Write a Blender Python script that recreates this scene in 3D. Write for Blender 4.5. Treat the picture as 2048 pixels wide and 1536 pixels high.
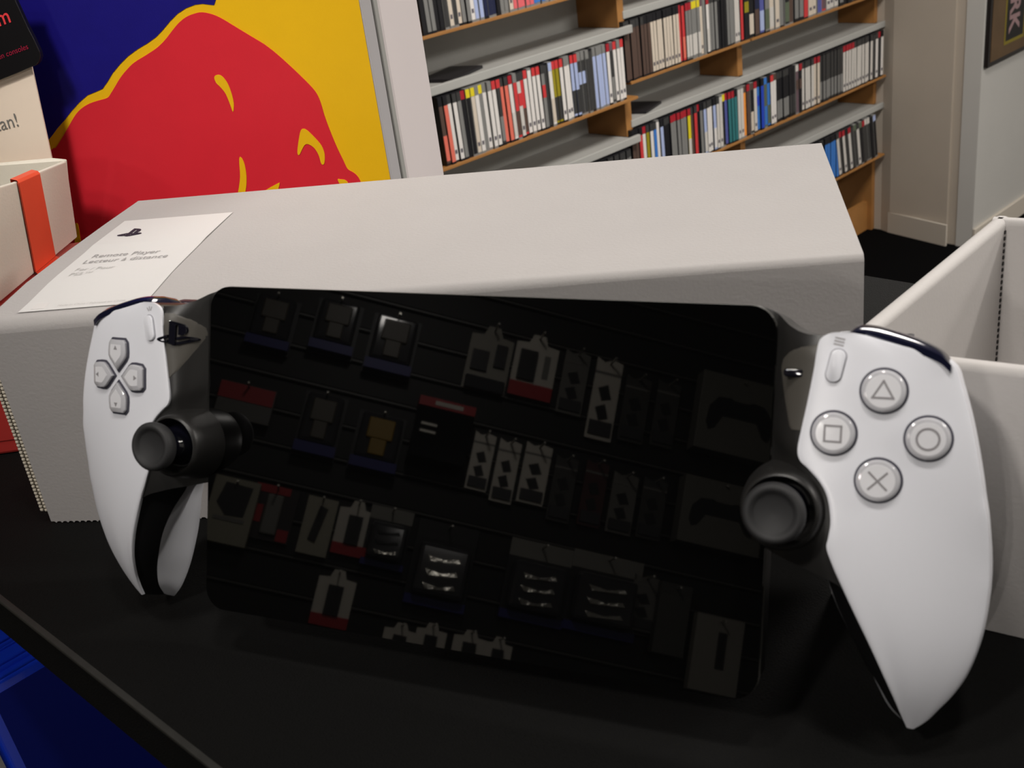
import bpy, bmesh, math, random
import numpy as np
from mathutils import Vector, Matrix
from mathutils.bvhtree import BVHTree
from mathutils.geometry import tessellate_polygon

for o in list(bpy.data.objects):
    bpy.data.objects.remove(o)
S = bpy.context.scene
COL = S.collection
R = math.radians
random.seed(4)

# ------------------------------------------------------------------ camera
H_CAM, PITCH, ROLL, F_PX = 0.25151, R(25.7397), R(7.9882), 2243.345
fwd = Vector((0, math.cos(PITCH), -math.sin(PITCH)))
right = Vector((1, 0, 0))
down = fwd.cross(right)
r2 = math.cos(ROLL) * right + math.sin(ROLL) * down
d2 = -math.sin(ROLL) * right + math.cos(ROLL) * down
cam = bpy.data.cameras.new('camera')
camo = bpy.data.objects.new('camera', cam)
COL.objects.link(camo)
camo.matrix_world = Matrix(((r2.x, -d2.x, -fwd.x, 0), (r2.y, -d2.y, -fwd.y, 0), (r2.z, -d2.z, -fwd.z, H_CAM), (0, 0, 0, 1)))
cam.sensor_fit = 'HORIZONTAL'
cam.sensor_width = 36
cam.lens = 36 * F_PX / 2048
cam.clip_start = 0.01
cam.clip_end = 50
cam.dof.use_dof = True
cam.dof.focus_distance = 0.62
cam.dof.aperture_fstop = 30
S.camera = camo

# ------------------------------------------------------------------ exposure, world, lamps of the room, some added
S.view_settings.view_transform = 'Standard'
S.view_settings.look = 'None'
S.view_settings.gamma = 1
S.view_settings.use_curve_mapping = False
S.view_settings.exposure = 0.0
wd = bpy.data.worlds.new('room_air')
S.world = wd
wd.use_nodes = True
wd.node_tree.nodes['Background'].inputs[0].default_value = (0.9, 0.92, 1.0, 1)
wd.node_tree.nodes['Background'].inputs[1].default_value = 0.02

A_ROOM = 0.7299                                   # heading of the shelf wall
TT = Vector((math.cos(A_ROOM), math.sin(A_ROOM), 0))
NN = Vector((-math.sin(A_ROOM), math.cos(A_ROOM), 0))
Z_FLOOR, Z_CEIL = -1.3725, 1.38


def room(s, m, z=0.0):
    return TT * s + NN * m + Vector((0, 0, z))


def tag(o, label=None, cat=None, group=None, kind=None):
    if label:
        o['label'] = label
    if cat:
        o['category'] = cat
    if group:
        o['group'] = group
    if kind:
        o['kind'] = kind
    return o


def area(name, loc, target, size, power, color=(1, .945, .885), spread=180):
    l = bpy.data.lights.new(name, 'AREA')
    l.shape = 'DISK'
    l.size = size
    l.energy = power
    l.color = color
    l.spread = R(spread)
    o = bpy.data.objects.new(name, l)
    COL.objects.link(o)
    o.location = loc
    o.rotation_euler = (Vector(target) - Vector(loc)).to_track_quat('-Z', 'Y').to_euler()
    return o


# (place, aim, disc size, watts, beam)
LAMPS = [
    ((-0.75, -0.55, 1.34), (0.02, 0.33, 0.05), .10, .55, 40),
    ((-0.24, 0.14, 1.34), (0.04, 0.38, 0.07), .10, .36, 50),
    ((-0.42, -0.25, 1.34), (-0.16, 0.66, 0.22), .22, .46, 24),  # unseen spot added to brighten the bull print
    ((2.00, 0.40, 1.34), (-0.05, 0.58, 0.12), .12, .60, 34),
    ((0.15, 0.00, 1.34), (0.05, 0.32, 0.05), .10, .28, 40),  # unseen spot added as extra fill on the handheld
    ((-0.90, -0.20, 1.34), (-1.75, -1.05, 0.5), .20, 7, 110),  # unseen spot added so the mirrored packs are lit
]
# two small arm lamps on the slat wall, aimed at the counter
ARM_LAMPS = [((-1.128, -1.710, .873), .3), ((-1.057, -1.790, .776), .3)]
# unseen ceiling panels added for ambient and shelf fill: (s, m) in room axes, half sizes, watts
FILL_PANELS = [
    (2.25, 0.75, .60, .30, 54),
    (3.60, -1.2, .60, .30, 75),
    (1.60, -1.6, .60, .30, 30),
]
S.cycles.max_bounces = 6
S.cycles.diffuse_bounces = 3
S.cycles.glossy_bounces = 3

# ------------------------------------------------------------------ materials
MATS = {}


def mat(name, col, rough=.5, spec=.5, bump=0.0, bscale=300, vary=0.0, vscale=8, metal=0, coat=0, trans=0, ior=1.5, emit=None):
    if name in MATS:
        return MATS[name]
    m = bpy.data.materials.new(name)
    m.use_nodes = True
    nt = m.node_tree
    b = nt.nodes['Principled BSDF']
    b.inputs['Base Color'].default_value = (*col, 1)
    b.inputs['Roughness'].default_value = rough
    b.inputs['Specular IOR Level'].default_value = spec
    b.inputs['Metallic'].default_value = metal
    b.inputs['Coat Weight'].default_value = coat
    b.inputs['Coat Roughness'].default_value = .06
    b.inputs['Transmission Weight'].default_value = trans
    b.inputs['IOR'].default_value = ior
    if bump or vary:
        tc = nt.nodes.new('ShaderNodeTexCoord')
    if vary:
        nz = nt.nodes.new('ShaderNodeTexNoise')
        nz.inputs['Scale'].default_value = vscale
        nz.inputs['Detail'].default_value = 4
        nt.links.new(tc.outputs['Object'], nz.inputs['Vector'])
        mx = nt.nodes.new('ShaderNodeMix')
        mx.data_type = 'RGBA'
        mx.inputs[6].default_value = tuple(max(0, c * (1 - vary)) for c in col) + (1,)
        mx.inputs[7].default_value = tuple(min(1, c * (1 + vary)) for c in col) + (1,)
        nt.links.new(nz.outputs['Fac'], mx.inputs[0])
        nt.links.new(mx.outputs[2], b.inputs['Base Color'])
    if bump:
        n2 = nt.nodes.new('ShaderNodeTexNoise')
        n2.inputs['Scale'].default_value = bscale
        n2.inputs['Detail'].default_value = 2
        nt.links.new(tc.outputs['Object'], n2.inputs['Vector'])
        bp = nt.nodes.new('ShaderNodeBump')
        bp.inputs['Strength'].default_value = bump
        bp.inputs['Distance'].default_value = .001
        nt.links.new(n2.outputs['Fac'], bp.inputs['Height'])
        nt.links.new(bp.outputs['Normal'], b.inputs['Normal'])
    if emit:
        b.inputs['Emission Color'].default_value = (*emit[:3], 1)
        b.inputs['Emission Strength'].default_value = emit[3]
    MATS[name] = m
    return m


def flat(r, g, b_, rough=.45):
    """a plain coloured print or plastic, given in 8-bit display values"""
    def lin(c):
        c /= 255
        return c / 12.92 if c <= .04045 else ((c + .055) / 1.055) ** 2.4
    return mat('print_%d_%d_%d_%d' % (r, g, b_, rough * 100), (lin(r), lin(g), lin(b_)), rough, .4, vary=.06, vscale=40)


# ------------------------------------------------------------------ mesh helpers
class MB:
    def __init__(s):
        s.v, s.f = [], []

    def add(s, vs, fs):
        k = len(s.v)
        s.v += [tuple(p) for p in vs]
        s.f += [tuple(i + k for i in f) for f in fs]
        return s

    def box(s, x0, x1, y0, y1, z0, z1, T=None):
        P = [(x, y, z) for x in (x0, x1) for y in (y0, y1) for z in (z0, z1)]
        if T:
            P = [T(*p) for p in P]
        return s.add(P, [(0, 1, 3, 2), (4, 6, 7, 5), (0, 4, 5, 1), (2, 3, 7, 6), (0, 2, 6, 4), (1, 5, 7, 3)])

    def prism(s, poly, h0, h1, T=None):
        n = len(poly)
        a = sum(poly[i][0] * poly[(i + 1) % n][1] - poly[(i + 1) % n][0] * poly[i][1] for i in range(n))
        if a < 0:
            poly = poly[::-1]
        T = T or (lambda x, y, h: (x, y, h))
        P = [T(x, y, h0) for x, y in poly] + [T(x, y, h1) for x, y in poly]
        F = [tuple(range(n - 1, -1, -1)), tuple(range(n, 2 * n))]
        F += [(i, (i + 1) % n, n + (i + 1) % n, n + i) for i in range(n)]
        return s.add(P, F)

    def lathe(s, prof, n=40, T=None):
        T = T or (lambda x, y, h: (x, y, h))
        P, F = [], []
        for r_, h in prof:
            for k in range(n):
                a = 2 * math.pi * k / n
                P.append(T(r_ * math.cos(a), r_ * math.sin(a), h))
        for i in range(len(prof) - 1):
            for k in range(n):
                F.append((i * n + k, i * n + (k + 1) % n, (i + 1) * n + (k + 1) % n, (i + 1) * n + k))
        return s.add(P, F)

    def grid(s, rows, close=False, flip=False):
        m = len(rows[0])
        P = [p for r_ in rows for p in r_]
        F = []
        for i in range(len(rows) - 1):
            for k in range(m if close else m - 1):
                q = (i * m + k, i * m + (k + 1) % m, (i + 1) * m + (k + 1) % m, (i + 1) * m + k)
                F.append(q[::-1] if flip else q)
        return s.add(P, F)

    def build(s, name, material, parent=None, smooth=None, bevel=0, seg=2, loc=None, fix=True):
        me = bpy.data.meshes.new(name)
        me.from_pydata(s.v, [], s.f)
        if fix or bevel:
            bm = bmesh.new()
            bm.from_mesh(me)
            bmesh.ops.remove_doubles(bm, verts=bm.verts, dist=1e-6)
            bmesh.ops.recalc_face_normals(bm, faces=bm.faces)
            if bevel:
                es = [e for e in bm.edges if len(e.link_faces) == 2 and e.calc_face_angle(0) > R(25)]
                bmesh.ops.bevel(bm, geom=es, offset=bevel, segments=seg, affect='EDGES', profile=.5)
            bm.to_mesh(me)
            bm.free()
        if smooth is not None:
            me.polygons.foreach_set('use_smooth', [True] * len(me.polygons))
            if smooth < 180:
                me.set_sharp_from_angle(angle=R(smooth))
        me.materials.append(material)
        o = bpy.data.objects.new(name, me)
        COL.objects.link(o)
        if parent:
            o.parent = parent
        if loc is not None:
            o.location = loc
        return o


def empty(name, loc, rot=None):
    o = bpy.data.objects.new(name, None)
    COL.objects.link(o)
    o.location = loc
    o.empty_display_size = .02
    if rot is not None:
        o.rotation_euler = rot
    return o


def rrect(w, h, r_, n=6):
    P = []
    for cx, cy, a0 in ((w / 2 - r_, h / 2 - r_, 0), (-w / 2 + r_, h / 2 - r_, 90), (-w / 2 + r_, -h / 2 + r_, 180), (w / 2 - r_, -h / 2 + r_, 270)):
        for k in range(n + 1):
            a = R(a0 + 90 * k / n)
            P.append((cx + r_ * math.cos(a), cy + r_ * math.sin(a)))
    return P


def catmull(P, n):
    P = np.asarray(P, float)
    Q = np.vstack([2 * P[0] - P[1], P, 2 * P[-1] - P[-2]])
    out = []
    for i in range(len(P) - 1):
        p0, p1, p2, p3 = Q[i:i + 4]
        for k in range(n):
            t = k / n
            out.append(.5 * ((2 * p1) + (-p0 + p2) * t + (2 * p0 - 5 * p1 + 4 * p2 - p3) * t * t + (-p0 + 3 * p1 - 3 * p2 + p3) * t ** 3))
    out.append(P[-1])
    return np.array(out)


def text(body, size, T, h=.0002, name='lettering', material=None, parent=None, align='LEFT', bold=0, shear=0, width=1.0, label=None):
    cu = bpy.data.curves.new(name, 'FONT')
    cu.body = body
    cu.size = size
    cu.align_x = align
    cu.offset = bold
    cu.shear = shear
    cu.resolution_u = 3
    tmp = bpy.data.objects.new(name, cu)
    COL.objects.link(tmp)
    bpy.context.view_layer.update()
    me = bpy.data.meshes.new_from_object(tmp)
    V = [v.co.copy() for v in me.vertices]
    F = [tuple(p.vertices) for p in me.polygons]
    bpy.data.objects.remove(tmp)
    bpy.data.curves.remove(cu)
    b = MB()
    b.add([T(v.x * width, v.y, h) for v in V], F)
    o = b.build(name, material, parent, fix=False)
    if label:
        o['label'] = label
    return o


def svg(d, step=6):
    """tiny path reader: M m L l H h V v C c S s Z z"""
    import re
    tk = re.findall(r'[MmLlHhVvCcSsZz]|-?\d*\.\d+|-?\d+', d)
    i, cmd, x, y, subs, cur, lc = 0, '', 0, 0, [], [], None
    def num():
        nonlocal i
        i += 1
        return float(tk[i - 1])
    while i < len(tk):
        if tk[i].isalpha():
            cmd = tk[i]
            i += 1
            if cmd in 'Zz':
                subs.append(cur)
                x, y = cur[0]
                cur = []
                continue
        rel = cmd.islower()
        ox, oy = (x, y) if rel else (0, 0)
        c = cmd.lower()
        if c == 'm':
            x, y = ox + num(), oy + num()
            cur = [(x, y)]
            cmd = 'l' if rel else 'L'
        elif c == 'l':
            x, y = ox + num(), oy + num()
            cur.append((x, y))
        elif c == 'h':
            x = ox + num()
            cur.append((x, y))
        elif c == 'v':
            y = (oy if rel else 0) + num()
            cur.append((x, y))
        elif c in 'cs':
            p0 = (x, y)
            if c == 'c':
                p1 = (ox + num(), oy + num())
            else:
                p1 = (2 * x - lc[0], 2 * y - lc[1]) if lc else (x, y)
            p2 = (ox + num(), oy + num())
            p3 = (ox + num(), oy + num())
            for k in range(1, step + 1):
                t = k / step
                q = [(1 - t) ** 3 * p0[j] + 3 * (1 - t) ** 2 * t * p1[j] + 3 * (1 - t) * t * t * p2[j] + t ** 3 * p3[j] for j in (0, 1)]
                cur.append(tuple(q))
            lc = p2
            x, y = p3
            if not cur:
                cur = [(x, y)]
            continue
        lc = None
    if cur:
        subs.append(cur)
    return subs


def clean(poly, eps=1e-4):
    out = []
    for p in poly:
        if not out or math.hypot(p[0] - out[-1][0], p[1] - out[-1][1]) > eps:
            out.append(p)
    if math.hypot(out[0][0] - out[-1][0], out[0][1] - out[-1][1]) < eps:
        out.pop()
    return out


EMBLEM = [clean(s_) for s_ in svg('M8.985 2.596v17.548l3.915 1.261V6.688c0-.69.304-1.151.794-.991.636.181.76.814.76 1.505v5.876c2.441 1.193 4.362-.002 4.362-3.153 0-3.237-1.126-4.675-4.438-5.827-1.307-.448-3.728-1.186-5.391-1.502z'
    'M13.641 18.838l6.296-2.275c.715-.258.826-.625.246-.818-.586-.192-1.637-.139-2.357.123l-4.205 1.499v-2.385l.24-.085s1.201-.42 2.913-.615c1.696-.18 3.785.029 5.437.661 1.848.601 2.041 1.472 1.576 2.072s-1.622 1.036-1.622 1.036l-8.544 3.107v-2.297z'
    'M1.808 18.6c-1.9-.545-2.214-1.668-1.352-2.321.801-.585 2.159-1.051 2.159-1.051l5.616-2.013v2.313L4.205 17c-.705.271-.825.632-.239.826.586.195 1.637.15 2.343-.12L8.247 17v2.074c-.12.03-.256.044-.39.073-1.939.331-3.996.196-6.049-.479z')]
EMBLEM = [[((x - 12) / 24, (12 - y) / 24) for x, y in p] for p in EMBLEM]     # unit size, centred

# ------------------------------------------------------------------ the room
M_floor = mat('dark_carpet', (.0022, .0022, .0025), .95, .05, bump=.3, bscale=900)
M_beige = mat('beige_paint', (.50, .44, .37), .7, .3, bump=.05, bscale=400, vary=.04)
M_white = mat('white_paint', (.50, .49, .465), .7, .3, vary=.03)
M_ceil = mat('ceiling_paint', (.55, .54, .52), .8, .2)
M_trimw = mat('baseboard_paint', (.56, .51, .44), .6, .3)
M_black = mat('black_laminate', (.0032, .0032, .0030), .8, .13, bump=.5, bscale=1800, vary=.5, vscale=900)
M_bedge = mat('black_edge_band', (.012, .012, .012), .38, .5)
M_wood = mat('oak_veneer', (.37, .172, .05), .5, .4, vary=.2, vscale=14)
M_grey = mat('grey_shelf_board', (.41, .41, .39), .6, .3, vary=.05)
M_steel = mat('lamp_steel', (.5, .5, .5), .35, .5, metal=.8)


def rbox(s0, s1, m0, m1, z0, z1):
    b = MB()
    b.box(s0, s1, m0, m1, z0, z1, lambda s, m, z: tuple(room(s, m, z)))
    return b


SX0, SX1, MX0, MX1 = -3.0, 6.0, -2.9, 2.47
S_END, M_STUB = 4.085, 1.767
tag(rbox(SX0, SX1, MX0, MX1, Z_FLOOR - .05, Z_FLOOR).build('floor', M_floor), kind='structure')
tag(rbox(SX0, SX1, MX0, MX1, Z_CEIL, Z_CEIL + .05).build('ceiling', M_ceil), kind='structure')
tag(rbox(SX0, S_END, MX1, MX1 + .05, Z_FLOOR, Z_CEIL).build('wall_back', M_beige), kind='structure')
tag(rbox(SX0 - .05, SX0, MX0, MX1, Z_FLOOR, Z_CEIL).build('wall_left', M_white), kind='structure')
tag(rbox(SX1, SX1 + .05, MX0, M_STUB, Z_FLOOR, Z_CEIL).build('wall_far', M_white), kind='structure')
tag(rbox(SX0, SX1, MX0 - .05, MX0, Z_FLOOR, Z_CEIL).build('wall_front', M_white), kind='structure')
# the beige return beside the shelves and the white wall that runs away from its corner
S_COR = 4.011
b = MB()
b.prism([(S_END - .005, MX1), (S_END - .005, 2.19), (4.05, 2.12), (S_COR + .006, M_STUB + .10), (S_COR + .016, M_STUB + .10), (S_COR + .012, M_STUB), (S_COR + .06, M_STUB), (S_COR + .06, MX1)], Z_FLOOR, Z_CEIL, lambda s, m, z: tuple(room(s, m, z)))
tag(b.build('wall_return', M_beige), kind='structure')
tag(rbox(S_COR + .005, SX1, M_STUB - .004, M_STUB + .06, Z_FLOOR, Z_CEIL).build('wall_right', M_white), kind='structure')
tag(rbox(S_COR + .004, SX1, M_STUB - .016, M_STUB - .004, Z_FLOOR, Z_FLOOR + .078).build('baseboard_right', M_trimw, bevel=.003), kind='structure')
b = MB()
b.prism([(4.062, 2.13), (4.005, M_STUB + .09), (3.995, M_STUB + .09), (4.052, 2.13)], Z_FLOOR, Z_FLOOR + .085, lambda s, m, z: tuple(room(s, m, z)))
tag(b.build('baseboard_return', M_trimw), kind='structure')

# ceiling lamps: a can on the ceiling, the light in its mouth
NAMES = ['left of the counter', 'above the grey carton', 'added to brighten the bull print', 'far right, aimed at the counter', 'added above the photographer as fill', 'added to light the slat wall']
for (lp, lt, ls, pw, spd), where in zip(LAMPS, NAMES):
    base = empty('ceiling_spotlight', (lp[0], lp[1], Z_CEIL))
    tag(base, 'steel ceiling spotlight ' + where, 'ceiling light', 'ceiling spotlights')
    q = (Vector(lt) - Vector(lp)).to_track_quat('-Z', 'Y')
    rr_ = ls / 2 + .012
    can = MB()
    can.lathe([(0.001, .13), (rr_ * .9, .13), (rr_, .11), (rr_, 0), (rr_ - .006, 0), (rr_ - .006, .03), (0.001, .03)], 28, lambda x, y, z: tuple(q @ Vector((x, y, z)) + Vector(lp) - Vector((lp[0], lp[1], Z_CEIL))))
    can.build('lamp_can', M_steel, base, 40)
    st = MB()
    st.box(-.012, .012, -.012, .012, -.05, 0)
    st.build('bracket', M_steel, base)
    area('spot_light', Vector(lp) + q @ Vector((0, 0, -.002)), lt, ls, pw, spread=spd)

M_diff = mat('fill_diffuser', (.8, .8, .8), .6, .3, emit=(1, .94, .86, 1.5))
for (s_, m_, hs, hm, pw), where in zip(FILL_PANELS, ('in front of the game shelves', 'at the far right of the shop', 'behind the photographer')):  # glowing panels put in for soft light, no such source in view
    c0 = room(s_, m_, Z_CEIL - .02)
    base = empty('added_fill_panel', c0, (0, 0, A_ROOM))
    tag(base, 'added white ceiling fill panel ' + where, 'ceiling light', 'added ceiling fill panels')
    fr_ = MB()
    for x0, x1, y0, y1 in ((-hs - .02, hs + .02, -hm - .02, -hm), (-hs - .02, hs + .02, hm, hm + .02), (-hs - .02, -hs, -hm, hm), (hs, hs + .02, -hm, hm)):
        fr_.box(x0, x1, y0, y1, -.012, .02)
    fr_.build('panel_frame', M_steel, base)
    MB().box(-hs, hs, -hm, hm, .002, .018).build('diffuser', M_diff, base)
    l = bpy.data.lights.new('fill_glow', 'AREA')
    l.shape = 'RECTANGLE'
    l.size, l.size_y, l.energy, l.color = 2 * hs, 2 * hm, pw, (1, .945, .885)
    lo_ = bpy.data.objects.new('fill_glow', l)
    COL.objects.link(lo_)
    lo_.location = c0 - Vector((0, 0, .001))
    lo_.rotation_euler = (0, 0, A_ROOM)

# ------------------------------------------------------------------ shelving with game cases
M_SP0, M_SP1 = 2.1227, 2.1538            # plane of the spines: left bay, other bays
GH = .1715
rowsL = (.178, -.142, -.4625, -.778)
rowsR = (.19, -.1165, -.4268, -.7396, -1.0473)


def shelf_unit(name, label, s0, s1, msp, rows, left_panel, ztop):
    e = empty(name, room((s0 + s1) / 2, msp + .12, Z_FLOOR))
    tag(e, label, 'shelf', 'wooden game shelves')
    o = e.location
    def put(nm, x0, x1, m0, m1, z0, z1, m_, bev=.0):
        b = rbox(x0, x1, m0, m1, z0, z1)
        b.v = [tuple(Vector(p) - o) for p in b.v]
        return b.build(nm, m_, e, bevel=bev)
    mf = msp + .045
    # full-height panels stand behind the rows of cases, cheeks fill the open gaps between the rows in front of them
    cuts = [Z_FLOOR] + [c for z in sorted(rows) for c in (z - .008, z + GH + .020)] + [ztop]
    for x in ([s0 - .028] if left_panel else []) + [s1]:
        put('side_panel', x, x + .028, msp + .199, msp + .30, Z_FLOOR, ztop, M_wood, .001)
        for k in range(0, len(cuts), 2):
            if cuts[k + 1] - cuts[k] > .01:
                put('side_cheek', x, x + .028, mf, msp + .1988, cuts[k] + .0002, cuts[k + 1] - .0002, M_wood, .001)
    put('back_panel', s0, s1, msp + .199, msp + .21, Z_FLOOR + .0, ztop, M_grey)
    put('plinth', s0, s1, mf + .02, mf + .04, Z_FLOOR, Z_FLOOR + .12, M_wood)
    for z in rows:
        put('ledge', s0 - .012, s1 + .006, msp - .004, msp + .198, z - .008, z, M_wood, .001)
        put('shelf_board', s0, s1, mf - .025, msp + .1985, z + GH + .006, z + GH + .020, M_grey, .002)
        put('shelf_lip', s0 - .006, s1 + .022, mf - .034, mf - .022, z + GH + .004, z + GH + .026, M_grey, .002)
    return e


shelf_unit('game_shelf', 'oak game shelf bay nearest the bull print cabinet', 1.55, 2.533, M_SP0, rowsL, True, .55)
shelf_unit('game_shelf', 'oak game shelf bay in the middle of three', 2.561, 3.152, M_SP1, rowsR, False, .55)
shelf_unit('game_shelf', 'oak game shelf bay ending at the beige wall', 3.180, 4.050, M_SP1, rowsR, False, .55)

C_ = dict(W=(226, 222, 218), w=(208, 204, 198), g=(128, 128, 126), d=(58, 58, 58), k=(26, 26, 30), r=(206, 60, 62), R=(168, 34, 46), s=(228, 116, 98), y=(226, 208, 40), o=(150, 138, 30), b=(58, 120, 200), l=(170, 184, 222), n=(30, 36, 66), m=(88, 70, 62), c=(212, 200, 184), t=(52, 118, 122), v=(86, 92, 160), e=(92, 104, 84), p=(240, 150, 60), x=(104, 84, 92), B=(36, 70, 190), P=(226, 104, 110))
WORD = dict(W='white', w='off-white', g='grey', d='dark grey', k='black', r='red', R='crimson', s='salmon', y='yellow', o='olive', b='blue', l='pale blue', n='navy', m='brown', c='cream', t='teal', v='violet', e='moss green', p='orange', x='mauve grey', B='deep blue', P='pink')
ORD = 'first second third fourth fifth sixth seventh eighth ninth tenth eleventh twelfth thirteenth fourteenth fifteenth sixteenth seventeenth eighteenth nineteenth twentieth'.split()
TENS = {20: 'twenty', 30: 'thirty', 40: 'forty', 50: 'fifty'}


def ordw(n):
    if n <= 20:
        return ORD[n - 1]
    t, u_ = n // 10 * 10, n % 10
    if u_ == 0:
        return TENS[t][:-1] + 'ieth'
    return TENS[t] + '-' + ORD[u_ - 1]


def unit_mesh(name, y0, y1, z0, z1, w=1.0):
    b = MB()
    b.box(-.5 * w, .5 * w, y0, y1, z0, z1)
    me = bpy.data.meshes.new(name)
    me.from_pydata(b.v, [], b.f)
    me.materials.append(None)
    return me


ME_case = unit_mesh('game_case', 0, .135, 0, GH, .96)
ME_ins = unit_mesh('spine_insert', -.0008, 0, .006, GH * .86, .80)
ME_band = unit_mesh('spine_band', -.0010, 0, GH * .865, GH - .002, .86)
ME_tall = unit_mesh('spine_insert', -.0008, 0, .006, GH - .006, .84)
ME_mark = unit_mesh('spine_mark', -.0014, -.0008, .022, .032, .45)
ME_low = unit_mesh('spine_block', -.0014, -.0008, .012, .075, .78)
ME_dot = unit_mesh('spine_block', -.0014, -.0008, .085, .118, .78)


def bare(name, me, m_, parent=None):
    o = bpy.data.objects.new(name, me)
    COL.objects.link(o)
    o.material_slots[0].link = 'OBJECT'
    o.material_slots[0].material = m_
    if parent:
        o.parent = parent
    return o


def case_row(spec, s0, s1, msp, z, where, height=1.0):
    """spec: words like Wd3 = three cases with a white spine and a dark top band; digits repeat, '/x' adds a low block, '*x' a mid block, '~' leans"""
    items = []
    for wd_ in spec.split():
        lean = '~' in wd_
        wd_ = wd_.replace('~', '')
        low = dot = None
        if '/' in wd_:
            wd_, low = wd_.split('/')
        if '*' in wd_:
            wd_, dot = wd_.split('*')
        n = int(wd_[2:]) if len(wd_) > 2 else 1
        items.append((wd_[0], wd_[1], low, dot, n, lean))
    tot = sum(i[4] for i in items)
    p = (s1 - s0) / tot
    k = 0
    for c, t, low, dot, n, lean in items:
        for j in range(n):
            s = s0 + (k + .5) * p
            body = bare('game_case', ME_case, flat(*(C_['k'] if t in 'kdrR' else C_['g']), rough=.3))
            body.scale = (p, 1, height)
            dm = random.uniform(-.004, .004)
            body.location = room(s, msp + .001 + max(dm, -.001), z)
            body.rotation_euler = (0, R(-9) if lean else R(random.uniform(-.5, .5)), A_ROOM)
            if lean:
                body.location = body.location + Vector((0, 0, .002))
            if t == c:
                bare('spine_insert', ME_tall, flat(*C_[c]), body)
            else:
                bare('spine_insert', ME_ins, flat(*C_[c]), body)
                bare('spine_band', ME_band, flat(*C_[t]), body)
            if low:
                bare('spine_block', ME_low, flat(*C_[low]), body)
            if dot:
                bare('spine_block', ME_dot, flat(*C_[dot]), body)
            if c in 'Wwc' and not low:
                bare('spine_mark', ME_mark, flat(96, 92, 100), body)
            top = '' if t == c else ' and %s top' % WORD[t]
            place = '%s from left in %s' % (ordw(k + 1), where)
            top = '' if t == c else ', %s top' % WORD[t]
            tag(body, '%s game case%s, %s' % (WORD[c], top, place), 'game case', 'game cases in ' + where)
            k += 1


case_row('kd gd2 kd2 dg cg dg cd gd2 WW lg lg nk nn2 kd gg gg cc PP5 bl bb2 lb bb2 dg6 kd6 gd5', 1.774, 2.497, M_SP0, rowsL[1], "left bay's top row")
case_row('mk/s sk Wd2 gd kR ky cy Wg gy Wg2 Wr dr/g sd sd WR/w rg/m wd*r rd/m Wr WW Wr2 gd*r dd Wl/c or/d or/d Wr Wg2 lr/d lr/d dg*l dg*l dg dd lg4 WR dx/g Wr Wg Wr', 1.788, 2.497, M_SP0, rowsL[2], "left bay's middle row")
case_row('dd4 kd5 gd3', 2.33, 2.497, M_SP0, rowsL[3], "left bay's bottom row")
case_row('md6 mk2 ck9 rR rr/s gR2/w gy2/w gy/w cx gg WR/w gd3 kd3 gd3 ww2 rr', 2.536, 3.130, M_SP1, rowsR[2], "middle bay's upper row")
case_row('mk2 rk WR od Wd bd WW lk kd2 gR5 yR/w md rd kR gk ld/w Wd2 lk/W wd ww ky vR tR2 tk ww2 pm', 2.536, 3.130, M_SP1, rowsR[3], "middle bay's lower row")
case_row('kd*o kk/c mk*n vk/l gk/e cm/w ce gd kc/e mp kd2/g rr cc2 vv rv/x ww3 kk/g kd2 gd3 kd2 dg3', 3.135, 4.036, M_SP1, rowsR[2], "right bay's top row")
case_row('mR/m km/c wR bk*B Bk eb/b bk/e Wr Wm kd4/g kk2/d xw*m kR*m wd4 cR cR dd8/g wR4 wd7 dd Wd dR Wk', 3.135, 4.036, M_SP1, rowsR[3], "right bay's middle row")
case_row('kd9 nd6 kd8 bk3 bk2 ~wd ~dR ~wR ~dk ~wR ~dd ~de ~wd ~ke ~dR ~dw ~dw ~kk ~kl', 3.135, 4.010, M_SP1, rowsR[4], "right bay's bottom row")

# a dark booklet lying on a board of the left bay and one on the middle bay
for (s, m, z, wdt, lab) in ((1.92, M_SP0 + .09, rowsL[2] + GH + .0201, .16, 'dark booklet lying on the board above the left row of cases'), (2.70, M_SP1 + .10, rowsR[3] + GH + .0201, .13, 'black booklet lying on the board above the middle row')):
    e = empty('booklet', room(s, m, z), (0, 0, A_ROOM + .3))
    tag(e, lab, 'booklet', 'booklets on the boards')
    MB().box(-wdt / 2, wdt / 2, -.05, .05, 0, .008).build('cover', flat(34, 33, 36), e, bevel=.001)
    MB().box(-wdt / 2 + .002, wdt / 2 + .001, -.048, .0495, .0015, .0065).build('pages', flat(120, 118, 112), e)

# framed poster on the white wall with its sideways black banner
PM = M_STUB - .004
e = empty('framed_poster', room(4.25, PM, -.70))
tag(e, 'brown framed poster with black banner of sideways letters on white wall', 'poster')
def pw(s, z, h):
    return tuple(room(s, PM - h, z) - e.location)
b = MB()
b.prism([(4.028, -.694), (4.76, -.694), (4.76, .12), (4.028, .12)], 0, .016, pw)
b.build('frame', flat(24, 20, 20, .35), e, bevel=.002)
b = MB()
b.prism([(4.046, -.678), (4.745, -.678), (4.745, .105), (4.046, .105)], .012, .0175, pw)
b.build('poster_sheet', mat('brown_print', (.105, .062, .028), .5, .4, vary=.35, vscale=9), e)
b = MB()
b.prism([(4.150, -.640), (4.318, -.640), (4.318, -.28), (4.268, -.20), (4.150, -.20), (4.130, -.38), (4.150, -.45)], .0175, .0180, pw)
b.build('banner_border', flat(126, 112, 22), e)
b = MB()
b.prism([(4.160, -.628), (4.308, -.628), (4.308, -.285), (4.262, -.21), (4.160, -.21), (4.142, -.38), (4.160, -.45)], .0180, .0184, pw)
b.build('banner', flat(14, 12, 12), e)
b = MB()
b.prism([(4.318, -.555), (4.345, -.555), (4.50, -.50), (4.62, -.30), (4.62, -.05), (4.318, -.05)], .0175, .0180, pw)
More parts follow.
